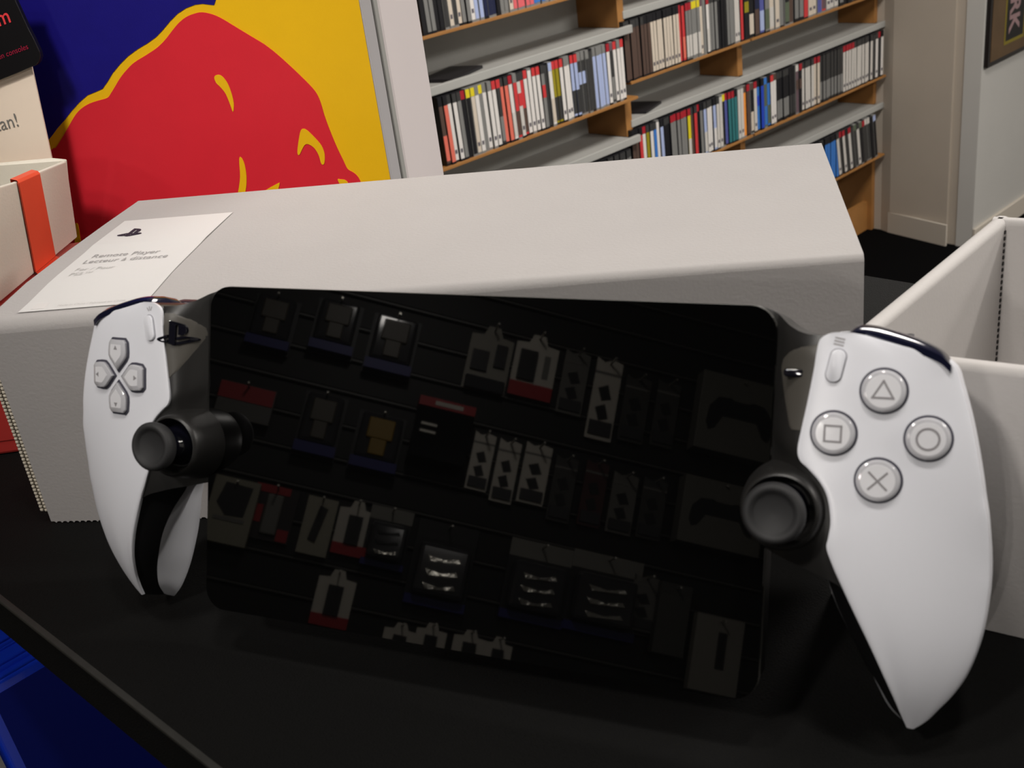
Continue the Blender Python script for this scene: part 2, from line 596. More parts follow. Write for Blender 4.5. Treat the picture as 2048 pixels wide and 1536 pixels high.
b.build('red_field', flat(112, 22, 34), e)
b = MB()
b.prism([(4.318, -.575), (4.348, -.572), (4.515, -.515), (4.50, -.50), (4.345, -.555), (4.318, -.558)], .0175, .0181, pw)
b.build('field_border', flat(126, 112, 22), e)
text('ARK', .118, lambda x, y, h: pw(4.186 + y, -.418 - x * .80, .0184 + h), .0004, 'banner_lettering', flat(150, 122, 124), e, bold=.004)

# ------------------------------------------------------------------ counter
FE0, FE1 = Vector((-.22, .389, 0)), Vector((-.110, .2739, 0))
ce = (FE1 - FE0).normalized()
cn_ = Vector((-ce.y, ce.x, 0))
if cn_.dot(Vector((0, 1, 0))) < 0:
    cn_ = -cn_
DEPTH = cn_.dot(Vector((.2, .5686, 0)) - FE0)
cnt = empty('display_counter', FE0 + ce * .2 + cn_ * .2 + Vector((0, 0, Z_FLOOR)))
tag(cnt, 'black laminate display counter under the handheld console', 'counter')
def cp(x, y, z):
    return tuple(FE0 + ce * x + cn_ * y + Vector((0, 0, z)) - cnt.location)
TOPX0, TOPX1 = -.75, 1.0
MB().box(TOPX0, TOPX1, 0, DEPTH + .03, -.0250, 0, cp).build('counter_top', M_black, cnt, bevel=.0008)
MB().box(TOPX0, TOPX1, -.0012, .0014, -.0016, .0002, cp).build('edge_strip', mat('worn_lit_edge', (.024, .0235, .021), .5, .4, vary=.3, vscale=200), cnt, bevel=.0004)  # lighter colour: laminate wear plus a painted catch of light on the edge
MB().box(TOPX0 + .04, TOPX1 - .04, -.01, DEPTH - .02, -.284, -.264, cp).build('lower_shelf', M_black, cnt)
MB().box(TOPX0 + .02, TOPX1 - .02, DEPTH - .02, DEPTH, Z_FLOOR, -.0250, cp).build('rear_panel', M_black, cnt)
for x in (TOPX0 + .02, TOPX1 - .04):
    MB().box(x, x + .02, .05, DEPTH - .02, Z_FLOOR, -.0250, cp).build('side_panel', M_black, cnt)
MB().box(TOPX0 + .04, TOPX1 - .04, .10, .12, Z_FLOOR, -.284, cp).build('front_panel', M_black, cnt)

# plastic game cases standing on the shelf under the counter top
TZ = -.2635
M_blue = mat('blue_clear_plastic', (.010, .045, .60), .16, .6, coat=.4)
M_wcase = mat('white_clear_plastic', (.55, .53, .50), .25, .5)


def standing_case(x, y, lean, m_, lab, ins):
    e = empty('plastic_game_case', Vector(cp(x, y, TZ)) + cnt.location)
    bas = Matrix((ce, cn_, Vector((0, 0, 1)))).transposed().to_4x4()
    e.rotation_euler = (bas @ Matrix.Rotation(lean, 4, 'Y')).to_euler()
    tag(e, lab, 'game case', 'cases under the counter')
    MB().box(-.0070, .0070, 0, .135, 0, .171).build('shell', m_, e, bevel=.0022, seg=3, smooth=40)
    MB().box(-.0062, -.0050, .001, .134, .1705, .1722).build('lid_ridge', m_, e, bevel=.0005)
    MB().box(.0050, .0062, .001, .134, .1705, .1722).build('lid_ridge', m_, e, bevel=.0005)
    MB().box(.0070, .0073, .006, .129, .006, .165).build('cover_sleeve', ins, e)


M_ins = mat('blue_cover_print', (.008, .016, .22), .35, .4)
standing_case(-.1760, .004, 0, M_blue, 'blue plastic game case left of the white one under the counter', M_ins)
standing_case(-.1600, .003, 0, M_wcase, 'white plastic game case among blue ones under the counter edge', M_wcase)
standing_case(-.1435, .008, R(.5), M_wcase, 'second white plastic game case under the counter, next to blue', M_wcase)
standing_case(-.1265, .004, R(1), M_blue, 'upright blue plastic game case beside the white under the counter', M_ins)
standing_case(-.1095, .002, R(1.5), M_blue, 'upright blue plastic game case before the leaning one under counter', M_ins)
standing_case(-.0640, -.004, R(-11), M_blue, 'blue plastic game case leaning sideways under the counter edge', M_ins)

# ------------------------------------------------------------------ grey console carton behind the handheld
M_card = mat('grey_carton', (.372, .355, .348), .75, .25, bump=.12, bscale=700, vary=.035, vscale=30)
M_cut = mat('cut_corrugated_board', (.50, .45, .37), .85, .2, bump=.3, bscale=900)
M_label = mat('white_label_paper', (.57, .56, .55), .55, .3)
M_ink = mat('grey_ink', (.30, .29, .29), .7, .2)
M_inkd = mat('dark_ink', (.025, .018, .03), .6, .3)
M_inkl = mat('pale_ink', (.46, .45, .44), .7, .2)
BO, BYAW, BW, BD, BH = Vector((-.2158, .4443, 0)), -.20663, .35385, .15349, .10297
cart = empty('console_carton', BO + Vector((0, 0, .0004)), (0, 0, BYAW))
tag(cart, 'large pale grey carton with white label behind the handheld', 'box')
TH = .0042


def panel(rows_front, rows_back, name, m_=M_card, par=cart):
    b = MB()
    n = len(rows_front)
    b.grid(rows_front)
    b.grid(rows_back, flip=True)
    m = len(rows_front[0])
    ring = [(0, k) for k in range(m)] + [(i, m - 1) for i in range(1, n)] + [(n - 1, k) for k in range(m - 2, -1, -1)] + [(i, 0) for i in range(n - 2, 0, -1)]
    off = n * m
    rf = [i * m + k for i, k in ring]
    for a in range(len(rf)):
        c = (a + 1) % len(rf)
        b.f.append((rf[a], rf[c], rf[c] + off, rf[a] + off))
    return b.build(name, m_, par, 40)


NX = 30
def sag(x):                      # the front fold sinks a little towards its open left end
    t = max(0, 1 - x / BW)
    return .0042 * t ** 1.3
def sect(x, inner):
    """profile of the top and front panel round the fold: from the back of the top to the foot of the front"""
    t = TH if inner else 0
    rad = .0055 * (1 - .55 * x / BW)
    zt = BH - t
    P = [(BD - t * .5, zt), (BD * .75, zt), (BD * .5, zt - .1 * sag(x)), (BD * .25, zt - .35 * sag(x)), (.018, zt - .8 * sag(x))]
    zf = BH - sag(x)
    for k in range(7):
        a = R(90 * k / 6)
        r_ = max(rad - t, .0008)
        P.append((rad - r_ * math.sin(a), zf - rad + r_ * math.cos(a)))
    P += [(t + .0004, zf * .7), (t + .0003, zf * .4), (t, .0006)]
    return P
def crt(i0, i1):
    f_, k_ = [], []
    for i in range(NX + 1):
        x = BW * i / NX
        f_.append([(x, y, z) for y, z in sect(x, False)][i0:i1])
        k_.append([(x, y, z) for y, z in sect(x, True)][i0:i1])
    return f_, k_
f_, k_ = crt(0, 12)
panel(f_, k_, 'top_panel')
f_, k_ = crt(11, 15)
panel(f_, k_, 'front_panel')
MB().box(.004, BW - .001, BD - TH, BD, .0006, BH - TH * .6).build('back_panel', M_card, cart)
MB().box(BW - TH, BW, .0045, BD - TH, .0006, BH - TH * .4).build('end_panel', M_card, cart, bevel=.0006)
MB().box(.006, BW - .006, .006, BD - .006, .0006, .003).build('base_panel', M_card, cart)
# two cut layers of fluted board along the open left edge and the toothed foot of the front
b = MB()
N = 46
for lay in range(2):
    for k in range(N):
        z = .0065 + (BH - .022) * k / N
        y = .0012 + lay * .0003
        x = -.0009 - lay * .0024
        b.box(x - .0007, x + .0008, y - .0010, y + .0010, z - .00075, z + .00055)
fl = b.build('flute_bumps', mat('flute_paper', (.56, .51, .42), .8, .2), cart, bevel=.0003, seg=1)
tag(fl, 'row of pale flute ends of cut corrugated board', kind='stuff')
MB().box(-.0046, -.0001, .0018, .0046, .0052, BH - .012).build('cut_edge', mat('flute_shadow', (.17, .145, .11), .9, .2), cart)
b = MB()
for k in range(120):
    x = .001 + k * (BW - .002) / 120
    b.add([(x, 0, .0012), (x + .0029, 0, .0012), (x + .0015, 0, -.0002), (x, .002, .0012), (x + .0029, .002, .0012), (x + .0015, .002, -.0002)], [(0, 1, 2), (3, 5, 4), (0, 2, 5, 3), (1, 4, 5, 2), (0, 3, 4, 1)])
tag(b.build('toothed_foot', M_card, cart), kind='stuff')
# label
def lt(x, y, h):
    t = max(0, 1 - x / BW)
    sg = .0042 * t ** 1.3
    yy = y
    f = 0 if yy > BD * .5 else (.1 + (.5 - yy / BD) / .25 * .25 if yy > BD * .25 else .35 + (.25 * BD - yy) / (.25 * BD - .018) * .45)
    return (x, y, BH - sg * min(f, .95) + .0004 + h)
b = MB()
rows_ = []
for i in range(13):
    y = .0075 + (.1165 - .0075) * i / 12
    xl = .0135 + (.0103 - .0135) * i / 12
    rows_.append([lt(xl + (.0685 - .0103) * k / 4, y, 0) for k in range(5)])
b.grid(rows_)
lab = b.build('paper_label', M_label, cart)
lab['label'] = 'white paper label with printed emblem and product lines'
b = MB()
for p in EMBLEM:
    b.prism([(.0245 + x * .0125, .0955 + y * .0150) for x, y in p], .0001, .0003, lt)
b.build('emblem', M_inkd, lab)
text('Remote Player', .0062, lambda x, y, h: lt(.0190 + x, .0630 + y, h), .0002, 'product_line', M_ink, lab, width=.92)
text('Lecteur à distance', .0062, lambda x, y, h: lt(.0180 + x, .0562 + y, h), .0002, 'product_line', M_ink, lab, width=.92)
text('For / Pour', .0046, lambda x, y, h: lt(.0188 + x, .0475 + y, h), .0002, 'platform_line', M_inkl, lab)
text('PS5™', .0046, lambda x, y, h: lt(.0188 + x, .0420 + y, h), .0002, 'platform_line', M_inkl, lab)
text('Made in China / Fabriqué en Chine', .0026, lambda x, y, h: lt(.0300 + x, .0105 + y, h), .0002, 'origin_line', M_inkl, lab, width=.85)
b = MB()
b.prism([(.0185, .0095), (.0245, .0095), (.0245, .0150), (.0185, .0150)], .0001, .0002, lt)
b.build('small_mark', mat('pale_grey_print', (.58, .56, .55), .7, .2), lab)

# ------------------------------------------------------------------ open white box on the right
M_wbox = mat('white_carton', (.45, .43, .418), .65, .3, bump=.08, bscale=700, vary=.03, vscale=25)
FLc, BLc = Vector((.1009, .3169)), Vector((.1974, .4146))
fd = Vector((math.cos(R(-35.2)), math.sin(R(-35.2))))
FRc, BRc = FLc + fd * .30, BLc + fd * .285
ob = empty('open_box', Vector((.25, .28, .0004)))
tag(ob, 'open white carton without lid right of the handheld', 'box')
OHGT, OT = .095, .0062


def wall(p, q, inward, name):
    d = (q - p).normalized()
    nrm = Vector((-d.y, d.x)) * inward
    def T(x, y, z):
        r_ = p + d * x + nrm * y
        return (r_.x - ob.location.x, r_.y - ob.location.y, z)
    L = (q - p).length
    # rolled rim: rounded section swept along the wall
    sec = [(0, 0), (0, OHGT - .0022)] + [(.0022 - .0022 * math.cos(R(a)), OHGT - .0022 + .0022 * math.sin(R(a))) for a in (30, 60, 90)] + [(OT - .0022 + .0022 * math.sin(R(a)), OHGT - .0022 + .0022 * math.cos(R(a))) for a in (0, 30, 60, 90)] + [(OT, 0)]
    b = MB()
    b.grid([[T(x, y, z) for y, z in sec] for x in (0, L * .33, L * .67, L)], close=True)
    n = len(sec)
    b.f.append(tuple(range(n)))
    b.f.append(tuple(range(len(b.v) - n, len(b.v)))[::-1])
    return b.build(name, M_wbox, ob, 35), T, L


wall(FLc, FRc, 1, 'front_wall')
wl, TL_, LL = wall(FLc + (BLc - FLc).normalized() * .002, BLc, -1, 'left_wall')
wall(BLc, BRc, -1, 'back_wall')
wall(FRc, BRc, 1, 'right_wall')
b = MB()
b.prism([tuple(p - Vector((ob.location.x, ob.location.y))) for p in (FLc + (BRc - FLc) * .015, FRc + (BLc - FRc) * .015, BRc + (FLc - BRc) * .015, BLc + (FRc - BLc) * .015)], 0, .004)
b.build('floor_panel', M_wbox, ob)
# perforated fold in the inner corner
b = MB()
for k in range(34):
    z = .091 - k * .0026
    b.box(LL - OT - .0006, LL - OT + .0004, OT - .0002, OT + .0005, z - .0009, z + .0004, TL_)
tag(b.build('perforation', flat(30, 28, 28), ob), kind='stuff')

RED = [(-0.2035, 0.1179), (-0.2, 0.1191), (-0.1964, 0.1223), (-0.1917, 0.127), (-0.187, 0.1319), (-0.1815, 0.1373), (-0.1764, 0.1406), (-0.1711, 0.1426), (-0.1652, 0.1437), (-0.1596, 0.1446), (-0.1568, 0.1469), (-0.1533, 0.1503), (-0.1489, 0.1547), (-0.1442, 0.1585), (-0.1382, 0.1624), (-0.1306, 0.1655), (-0.1237, 0.1684), (-0.1195, 0.1707), (-0.1154, 0.1736), (-0.1107, 0.1775), (-0.1059, 0.1811), (-0.1011, 0.1836), (-0.096, 0.1849), (-0.0909, 0.1851), (-0.085, 0.1831), (-0.08, 0.18), (-0.0732, 0.1746), (-0.0657, 0.1687), (-0.0596, 0.1639), (-0.0537, 0.1579), (-0.0485, 0.1518), (-0.0434, 0.1454), (-0.0383, 0.1386), (-0.0353, 0.1336), (-0.0339, 0.1283), (-0.0331, 0.1201), (-0.0316, 0.1111), (-0.0295, 0.1012), (-0.0271, 0.0925), (-0.0256, 0.0874), (-0.0227, 0.085), (-0.0206, 0.0826), (-0.0193, 0.0791), (-0.0168, 0.0692), (-0.0167, 0.0582), (-0.0211, 0.0459), (-0.0394, 0.0248), (-0.072, 0.0078), (-0.1726, 0.0038), (-0.2379, 0.0241), (-0.2412, 0.0652), (-0.2177, 0.1061)]
BLUE = [(-0.2036, 0.1237), (-0.1998, 0.1267), (-0.1954, 0.1304), (-0.19, 0.1343), (-0.1841, 0.1391), (-0.1777, 0.1437), (-0.1712, 0.1474), (-0.1662, 0.1486), (-0.1611, 0.15), (-0.157, 0.1536), (-0.1526, 0.158), (-0.1467, 0.1625), (-0.1407, 0.1664), (-0.134, 0.1696), (-0.1272, 0.1722), (-0.1214, 0.1749), (-0.1165, 0.1782), (-0.1109, 0.1825), (-0.1055, 0.186), (-0.0998, 0.1884), (-0.0942, 0.1896), (-0.0898, 0.1896), (-0.0856, 0.1886), (-0.0834, 0.1881), (-0.0815, 0.1911), (-0.0755, 0.2011), (-0.0672, 0.2159), (-0.2267, 0.2244), (-0.2382, 0.1671), (-0.2464, 0.1076), (-0.2271, 0.1071), (-0.2127, 0.1164)]
MARKS = [[(-0.0929, 0.149), (-0.0911, 0.1502), (-0.0883, 0.1493), (-0.086, 0.1451), (-0.085, 0.1395), (-0.085, 0.1331), (-0.0866, 0.1283), (-0.0872, 0.1321), (-0.0884, 0.139), (-0.0907, 0.1433), (-0.0925, 0.1458)], [(-0.0472, 0.114), (-0.0447, 0.1125), (-0.0408, 0.1072), (-0.0383, 0.1028), (-0.0375, 0.0978), (-0.0387, 0.0925), (-0.0401, 0.0917), (-0.0408, 0.0932), (-0.0411, 0.0973), (-0.0427, 0.1017), (-0.0455, 0.1044), (-0.048, 0.1046), (-0.0506, 0.1017), (-0.0528, 0.0989), (-0.0536, 0.1), (-0.0524, 0.1044), (-0.0493, 0.1123)], [(-0.0895, 0.1005), (-0.088, 0.1009), (-0.0871, 0.0974), (-0.0873, 0.0916), (-0.0885, 0.0857), (-0.0903, 0.0807), (-0.0943, 0.0726), (-0.0982, 0.0682), (-0.0964, 0.0769), (-0.094, 0.0828), (-0.0914, 0.0902)], [(-0.0781, 0.0798), (-0.0723, 0.0822), (-0.0686, 0.0835), (-0.0685, 0.0828), (-0.07, 0.0798), (-0.0742, 0.0737), (-0.0835, 0.0715), (-0.0837, 0.0772)], [(-0.0327, 0.0818), (-0.0309, 0.0816), (-0.0284, 0.081), (-0.0267, 0.0786), (-0.0268, 0.0734), (-0.0296, 0.0752), (-0.0316, 0.0779)], [(-0.2033, 0.0705), (-0.2008, 0.0712), (-0.2016, 0.0644), (-0.2036, 0.0514), (-0.2086, 0.0418), (-0.2123, 0.0405), (-0.2081, 0.0518), (-0.2058, 0.0615)]]

# ------------------------------------------------------------------ cabinet with the bull print
P0, PYAW = Vector((-.0539, .66, 0)), -.13
cab = empty('display_cabinet', P0 + Vector((0, 0, .0004)), (0, 0, PYAW))
tag(cab, 'cabinet with red bull head printed on blue and yellow door', 'cabinet')
M_print = dict(y=mat('yellow_print', (.70, .41, .004), .42, .25, vary=.03, vscale=60, bump=.05, bscale=1500), r=mat('red_print', (.57, .017, .030), .42, .25, vary=.05, vscale=60, bump=.05, bscale=1500), b=mat('blue_print', (.0075, .005, .15), .42, .2, vary=.12, vscale=90, bump=.05, bscale=1500))
M_cabw = mat('cabinet_white', (.58, .53, .53), .55, .35, vary=.02)
M_door = mat('door_edge_grey', (.36, .35, .36), .4, .5)
WC, HC = .40, .52
MB().box(-WC, 0, .001, .029, 0, HC).build('door', M_door, cab, bevel=.0015)
MB().box(-WC + .004, -.002, .029, .0325, .004, HC - .004).build('door_gasket', flat(20, 20, 20), cab)
MB().box(-WC, .0005, .0325, .044, 0, HC).build('front_frame', mat('cabinet_frame_grey', (.27, .27, .255), .5, .4), cab, bevel=.001)
MB().box(-WC, .001, .044, .185, 0, HC).build('cabinet_body', M_cabw, cab, bevel=.003)
PT = lambda x, z, h: (x, .001 - h, z)
b = MB()
b.prism([(-WC + .001, .002), (-.0012, .002), (-.0012, HC - .002), (-WC + .001, HC - .002)], 0, .0006, PT)
pr_ = b.build('door_print', M_print['y'], cab)
pr_['label'] = 'printed door face, yellow ground'
def smooth_closed(P, n=3):
    P = np.array(P)
    m = len(P)
    out = []
    for i in range(m):
        p0, p1, p2, p3 = P[i - 1], P[i], P[(i + 1) % m], P[(i + 2) % m]
        for k in range(n):
            t = k / n
            out.append(tuple(.5 * ((2 * p1) + (-p0 + p2) * t + (2 * p0 - 5 * p1 + 4 * p2 - p3) * t * t + (-p0 + 3 * p1 - 3 * p2 + p3) * t ** 3)))
    return out
# the blue field runs on past the card to the door's edge
k0 = max(range(len(BLUE)), key=lambda i: BLUE[i][0])
BL2 = [p for p in BLUE[:k0 - 0] if p[0] > -.22] + [(-.060, .238), (-.038, .30), (-.022, .40), (-.018, .516), (-.398, .516), (-.398, .004), (-.252, .004), (-.2545, .040), (-.2500, .075), (-.2290, .108)]
b = MB()
b.prism(BL2, .0006, .0009, PT)
b.build('blue_field', M_print['b'], pr_)
b = MB()
b.prism(smooth_closed(RED), .0006, .0011, PT)
b.build('bull_head', M_print['r'], pr_)
for mk in MARKS:
    b = MB()
    b.prism(smooth_closed(mk), .0011, .0014, PT)
    b.build('highlight_mark', M_print['y'], pr_)

# ------------------------------------------------------------------ red block, small grey box with orange strap, shop cards
M_redg = mat('red_gloss_card', (.42, .035, .03), .3, .5, vary=.06, vscale=30)
rb = empty('red_box', Vector((-.34, .57, .0004)))
tag(rb, 'glossy red box under the small grey box at left', 'box')
MB().box(-.003, .0985, -.048, .083, 0, .0692).build('red_carton', M_redg, rb, bevel=.0015)
MB().box(.002, .0980, -.0486, -.0475, .008, .062).build('side_flap', M_redg, rb)
M_gbox = mat('small_grey_board', (.70, .66, .57), .75, .25, bump=.1, bscale=700, vary=.04, vscale=30)
M_strap = mat('orange_red_ribbon', (.80, .10, .045), .4, .45, vary=.10, vscale=25)
g0 = Vector((-.2568, .5577, .0702))
gb = empty('small_box', g0)
tag(gb, 'small grey open box with orange strap at left edge', 'box')
FB = [Vector(p) - g0 for p in ((-.2463, .6608, .0702), (-.2601, .525, .0702), (-.2393, .5253, .1321), (-.2371, .5565, .1291), (-.2361, .5752, .1263), (-.2343, .6014, .124), (-.2317, .6398, .1200))]
fnrm = (FB[1] - FB[0]).cross(FB[-1] - FB[0]).normalized()
if fnrm.x < 0:
    fnrm = -fnrm


def slab(P, t, name, m_, par, nrm=fnrm):
    b = MB()
    n = len(P)
    b.add([tuple(p) for p in P] + [tuple(p - nrm * t) for p in P], [tuple(range(n)), tuple(range(2 * n - 1, n - 1, -1))] + [(i, (i + 1) % n, n + (i + 1) % n, n + i) for i in range(n)])
    return b.build(name, m_, par, bevel=min(.0006, t * .3))


slab(FB, .002, 'side_wall', M_gbox, gb)
back = [Vector(p) - g0 for p in ((-.2463, .6608, .0702), (-.2317, .6398, .1200), (-.2435, .6475, .1205), (-.322, .6685, .1205), (-.336, .676, .0702))]
slab([back[0] - fnrm * .002, back[1] - fnrm * .002 + Vector((0, .006, -.001)), back[2] + Vector((0, .004, 0)), back[3], back[4]], .002, 'rear_wall', M_gbox, gb, Vector((.26, -.96, 0)).normalized())
slab([Vector(p) - g0 for p in ((-.2483, .6590, .0708), (-.335, .672, .0708), (-.338, .527, .0708), (-.2610, .527, .0708))], .001, 'floor_panel', M_gbox, gb, Vector((0, 0, 1)))
# strap: over the rim, down the wall, out over the red block
rt0, rt1, rb0, rb1 = [Vector(p) - g0 for p in ((-.2361, .5752, .1263), (-.2343, .6014, .124), (-.2523, .5991, .0710), (-.2496, .6261, .0710))]
o_ = fnrm * .0012
slab([rt0 + o_, rt1 + o_, rb1 + o_, rb0 + o_], .0010, 'strap', M_strap, gb)
MBs = MB()
up = Vector((0, 0, .0012))
MBs.add([tuple(p) for p in (rt0 + o_, rt1 + o_, rt1 + o_ * .2 + up, rt0 + o_ * .2 + up, rt1 - fnrm * .003 + up, rt0 - fnrm * .003 + up, rt1 - fnrm * .0032 + (rb1 - rt1) * .12, rt0 - fnrm * .0032 + (rb0 - rt0) * .12)], [(0, 1, 2, 3), (3, 2, 4, 5), (5, 4, 6, 7)])
MBs.build('strap_fold', M_strap, gb)
MBs = MB()
MBs.add([tuple(p) for p in (rb0 + o_, rb1 + o_, rb1 + Vector((.0055, -.005, -.0004)), rb0 + Vector((.0085, -.012, -.0004)))], [(0, 1, 2, 3)])
MBs.build('strap_tail', M_strap, gb)

CPt, CYAW = Vector((-.2606, .668, 0)), -.2
sg_ = empty('shop_card', CPt + Vector((0, 0, .072)), (0, 0, CYAW))
tag(sg_, 'cream paper card with grey lettering standing behind the small box', 'sign')
M_cream = mat('cream_paper', (.80, .68, .56), .6, .3, vary=.04, vscale=6)
CT = lambda x, z, h: (x, -h, z - .072)
b = MB()
b.prism([(.0213, .2138), (.0117, .1152), (.0076, .0735), (-.085, .0735), (-.085, .2138)], -.001, 0, CT)
b.build('card_sheet', M_cream, sg_)
text('aan!', .0110, lambda x, y, h: CT(-.0182 + x, .1360 + y + x * .13, h), .0003, 'card_lettering', flat(118, 116, 112), sg_, width=.95)
sk_ = empty('shop_sticker', CPt + Vector((0, 0, .160)), (0, 0, CYAW))
tag(sk_, 'black rounded shop sticker with red lettering over cream card', 'sign')
ST = lambda x, z, h: (x, -.0002 - h, z - .160)
b = MB()
b.prism([(.0197, .2144), (.0214, .2064), (.0224, .2005), (.0239, .1915), (.0255, .1846), (.0266, .1780), (.0263, .1753), (.0245, .1727), (.0220, .1710), (.0191, .1705), (.0078, .1677), (-.0024, .1654), (-.0234, .1600), (-.085, .144), (-.085, .2144)], 0, .0034, ST)
b.build('sticker_board', flat(16, 15, 17, .35), sk_, bevel=.0004)
a_ = math.atan2(.0040, .0198)
def STr(x0, z0):
    return lambda x, y, h: ST(x0 + x * math.cos(a_) - y * math.sin(a_) * .3, z0 + x * math.sin(a_) + y * math.cos(a_), .0034 + h)
text('m', .0116, STr(.0072, .1938), .0003, 'sticker_lettering', flat(220, 60, 66), sk_, bold=.0001)
text('en consoles', .0042, STr(.0010, .1764), .0003, 'sticker_lettering', flat(150, 24, 56), sk_, width=1.02)

# ------------------------------------------------------------------ handheld console (built in mm: u right, v up, w out of the glass)
GC = Vector((-.0211, .3092, .0735))
yaw_, lean_ = -.4527, .4102
U = Vector((math.cos(yaw_), math.sin(yaw_), 0))
N0 = Vector((math.sin(yaw_), -math.cos(yaw_), 0))
V = Vector((0, 0, 1)) * math.cos(lean_) - N0 * math.sin(lean_)
Nw = U.cross(V)
GC = Vector((-.02108, .30919, .07350))
base = GC - V * .0665 - Nw * .033
hand = empty('handheld_console', base)
hand.rotation_euler = Matrix((U, V, Nw)).transposed().to_euler()
tag(hand, 'white and black handheld game console with dark glossy screen leaning back', 'game console')


def mm(u, v, w):
    return (u * .001, v * .001 + .0665, w * .001 + .033)


M_shell = mat('white_shell_plastic', (.74, .75, .80), .28, .5, bump=.04, bscale=3500)
M_blk = mat('black_grip_plastic', (.006, .006, .0065), .42, .4, bump=.05, bscale=4000)
M_body = mat('charcoal_body_plastic', (.014, .0135, .013), .38, .5, bump=.05, bscale=3500)
M_plate = mat('grey_plate_plastic', (.065, .06, .052), .45, .4)
M_glossb = mat('gloss_black', (.004, .004, .008), .07, .6, coat=.5)
M_navy = mat('gloss_navy_bumper', (.006, .007, .022), .12, .6, coat=.6)
M_glass = mat('screen_glass', (.0012, .0012, .0012), .015, .5, ior=1.5)
M_rub = mat('stick_rubber', (.022, .022, .023), .62, .35, bump=.1, bscale=5000)
M_clear = mat('clear_button_plastic', (.50, .50, .53), .10, .6, coat=.7)
M_btop = mat('button_white', (.70, .70, .73), .35, .5, coat=.2)
M_gap = mat('button_gap', (.05, .05, .07), .5, .4)
M_sym = mat('button_symbol', (.25, .24, .25), .5, .4)

# tablet
def slab_rr(w_, h_, r_, w0, w1, name, m_, bev, par=None):
    b = MB()
    b.prism(rrect(w_, h_, r_, 8), w0, w1, mm)
    return b.build(name, m_, par or hand, bevel=bev, smooth=40 if bev else None, seg=3)
tb = slab_rr(194.0, 112.6, 7, -15, -1.7, 'tablet_back', M_body, .0012)
slab_rr(195.0, 113.6, 7.5, -1.7, 0, 'screen_glass', M_glass, 0)
slab_rr(195.4, 114.0, 7.7, -3.4, -1.5, 'screen_rim', mat('rim_lit_grey', (.075, .073, .066), .4, .4), .0003)  # rim coloured greyer so its top edge seems to catch light

# stations down one grip: inner seam of the front shell, outer turn, and the curves behind
FIN = [(119, 50.5, 9), (114, 50.3, 10), (111, 48.5, 10), (110.2, 45, 10), (109.7, 40, 10), (108.6, 32, 10), (107.5, 25, 10), (106.6, 18.6, 10), (107.4, 15.5, 10), (109.6, 13.5, 10), (113, 10, 10), (115.2, 6, 10), (116.3, 0, 10), (116, -4.5, 9.9), (115.6, -7.5, 9.6), (116.8, -11, 9.2), (119, -16, 8.4), (123, -24.5, 6.4), (127.5, -34, 3.4), (131.3, -43, -.5), (134.3, -51, -5.5), (136.3, -57, -10), (137.6, -61, -13.3)]
OUT = [(122, 50.0, 8), (131, 47.7, 7), (140, 45.6, 6), (144.5, 43, 5), (146.5, 38, 4.5), (149, 30, 4), (151, 22, 3.5), (152.7, 14, 2.5), (153.6, 9, 1.5), (154.6, 4, .5), (155.3, -1, -1), (155.9, -6, -2.5), (156.3, -11, -4), (156.4, -16, -5), (156.2, -21, -6.2), (155.8, -26, -7.2), (155, -31.5, -8.3), (153.6, -38, -9.8), (151.4, -44.5, -11.3), (148.4, -50.5, -12.8), (145.3, -55, -13.8), (142.3, -59, -14.3), (139.5, -61.5, -14.5)]
BULGE = [0, .3, .8, 1.2, 1.5, 1.6, 1.7, 1.8, 1.9, 2, 2.2, 2.4, 2.6, 2.8, 3, 3.2, 3.5, 3.8, 3.8, 3.4, 2.6, 1.5, .3]
SID, BKO, BK, BI2, BIN = [], [], [], [], []
low = {16: ((155.6, -32, -18), (151, -28, -32), (134, -22, -41), (122.5, -21, -26), (113.5, -17.5, -7.5)),
       17: ((154.2, -38.5, -19), (150.5, -35, -33), (136, -29, -42), (123.2, -29, -26), (116.8, -24.8, -4.6)),
       18: ((152.2, -45, -20), (149.5, -42, -34), (137, -37, -42.5), (124.6, -38.5, -26), (121.5, -34, -5)),
       19: ((149.3, -51, -21), (147.5, -49, -33.5), (138.5, -45, -42), (126.4, -47, -26.5), (126, -43, -8.2)),
       20: ((146.2, -56, -22), (145.5, -55.5, -32.5), (138.8, -53, -40.0), (129.0, -54, -27), (129.7, -50, -11.8)),
       21: ((143.2, -60.5, -22.5), (143, -61, -31), (138.5, -60.5, -36), (132.2, -60.5, -27.5), (133, -57, -16.6)),
       22: ((140.2, -63.3, -22), (140.0, -65, -29), (138.4, -65.4, -31.8), (136.3, -65, -29), (136.6, -63, -24))}
for i in range(23):
    if i >= 16:
        a, b_, c_, d_, e_ = low[i]
    else:
        f_, o_2 = FIN[i], OUT[i]
        t = i / 16
        a = (o_2[0] + .4, o_2[1] - .4 * t, o_2[2] - 10)
        b_ = (o_2[0] - 5, o_2[1] + 3 * t, -24 - 8 * t)
        c_ = (132 + 2 * t, (f_[1] + o_2[1]) / 2 + 1 * t, -29 - 12 * t)
        d_ = (max(f_[0], 112) + .3, f_[1] - 3 * t, -20 - 5 * t)
        e_ = (f_[0] + .4 - 5 * t, f_[1] - 2.5 * t, -12 + 4 * t)
    SID.append(a), BKO.append(b_), BK.append(c_), BI2.append(d_), BIN.append(e_)
SUB = 4
cF, cO, cS, cBo, cB, cI, cN = [catmull(x, SUB) for x in (FIN, OUT, SID, BKO, BK, BI2, BIN)]
cBul = catmull([(x, 0) for x in BULGE], SUB)[:, 0]
NS = len(cF)


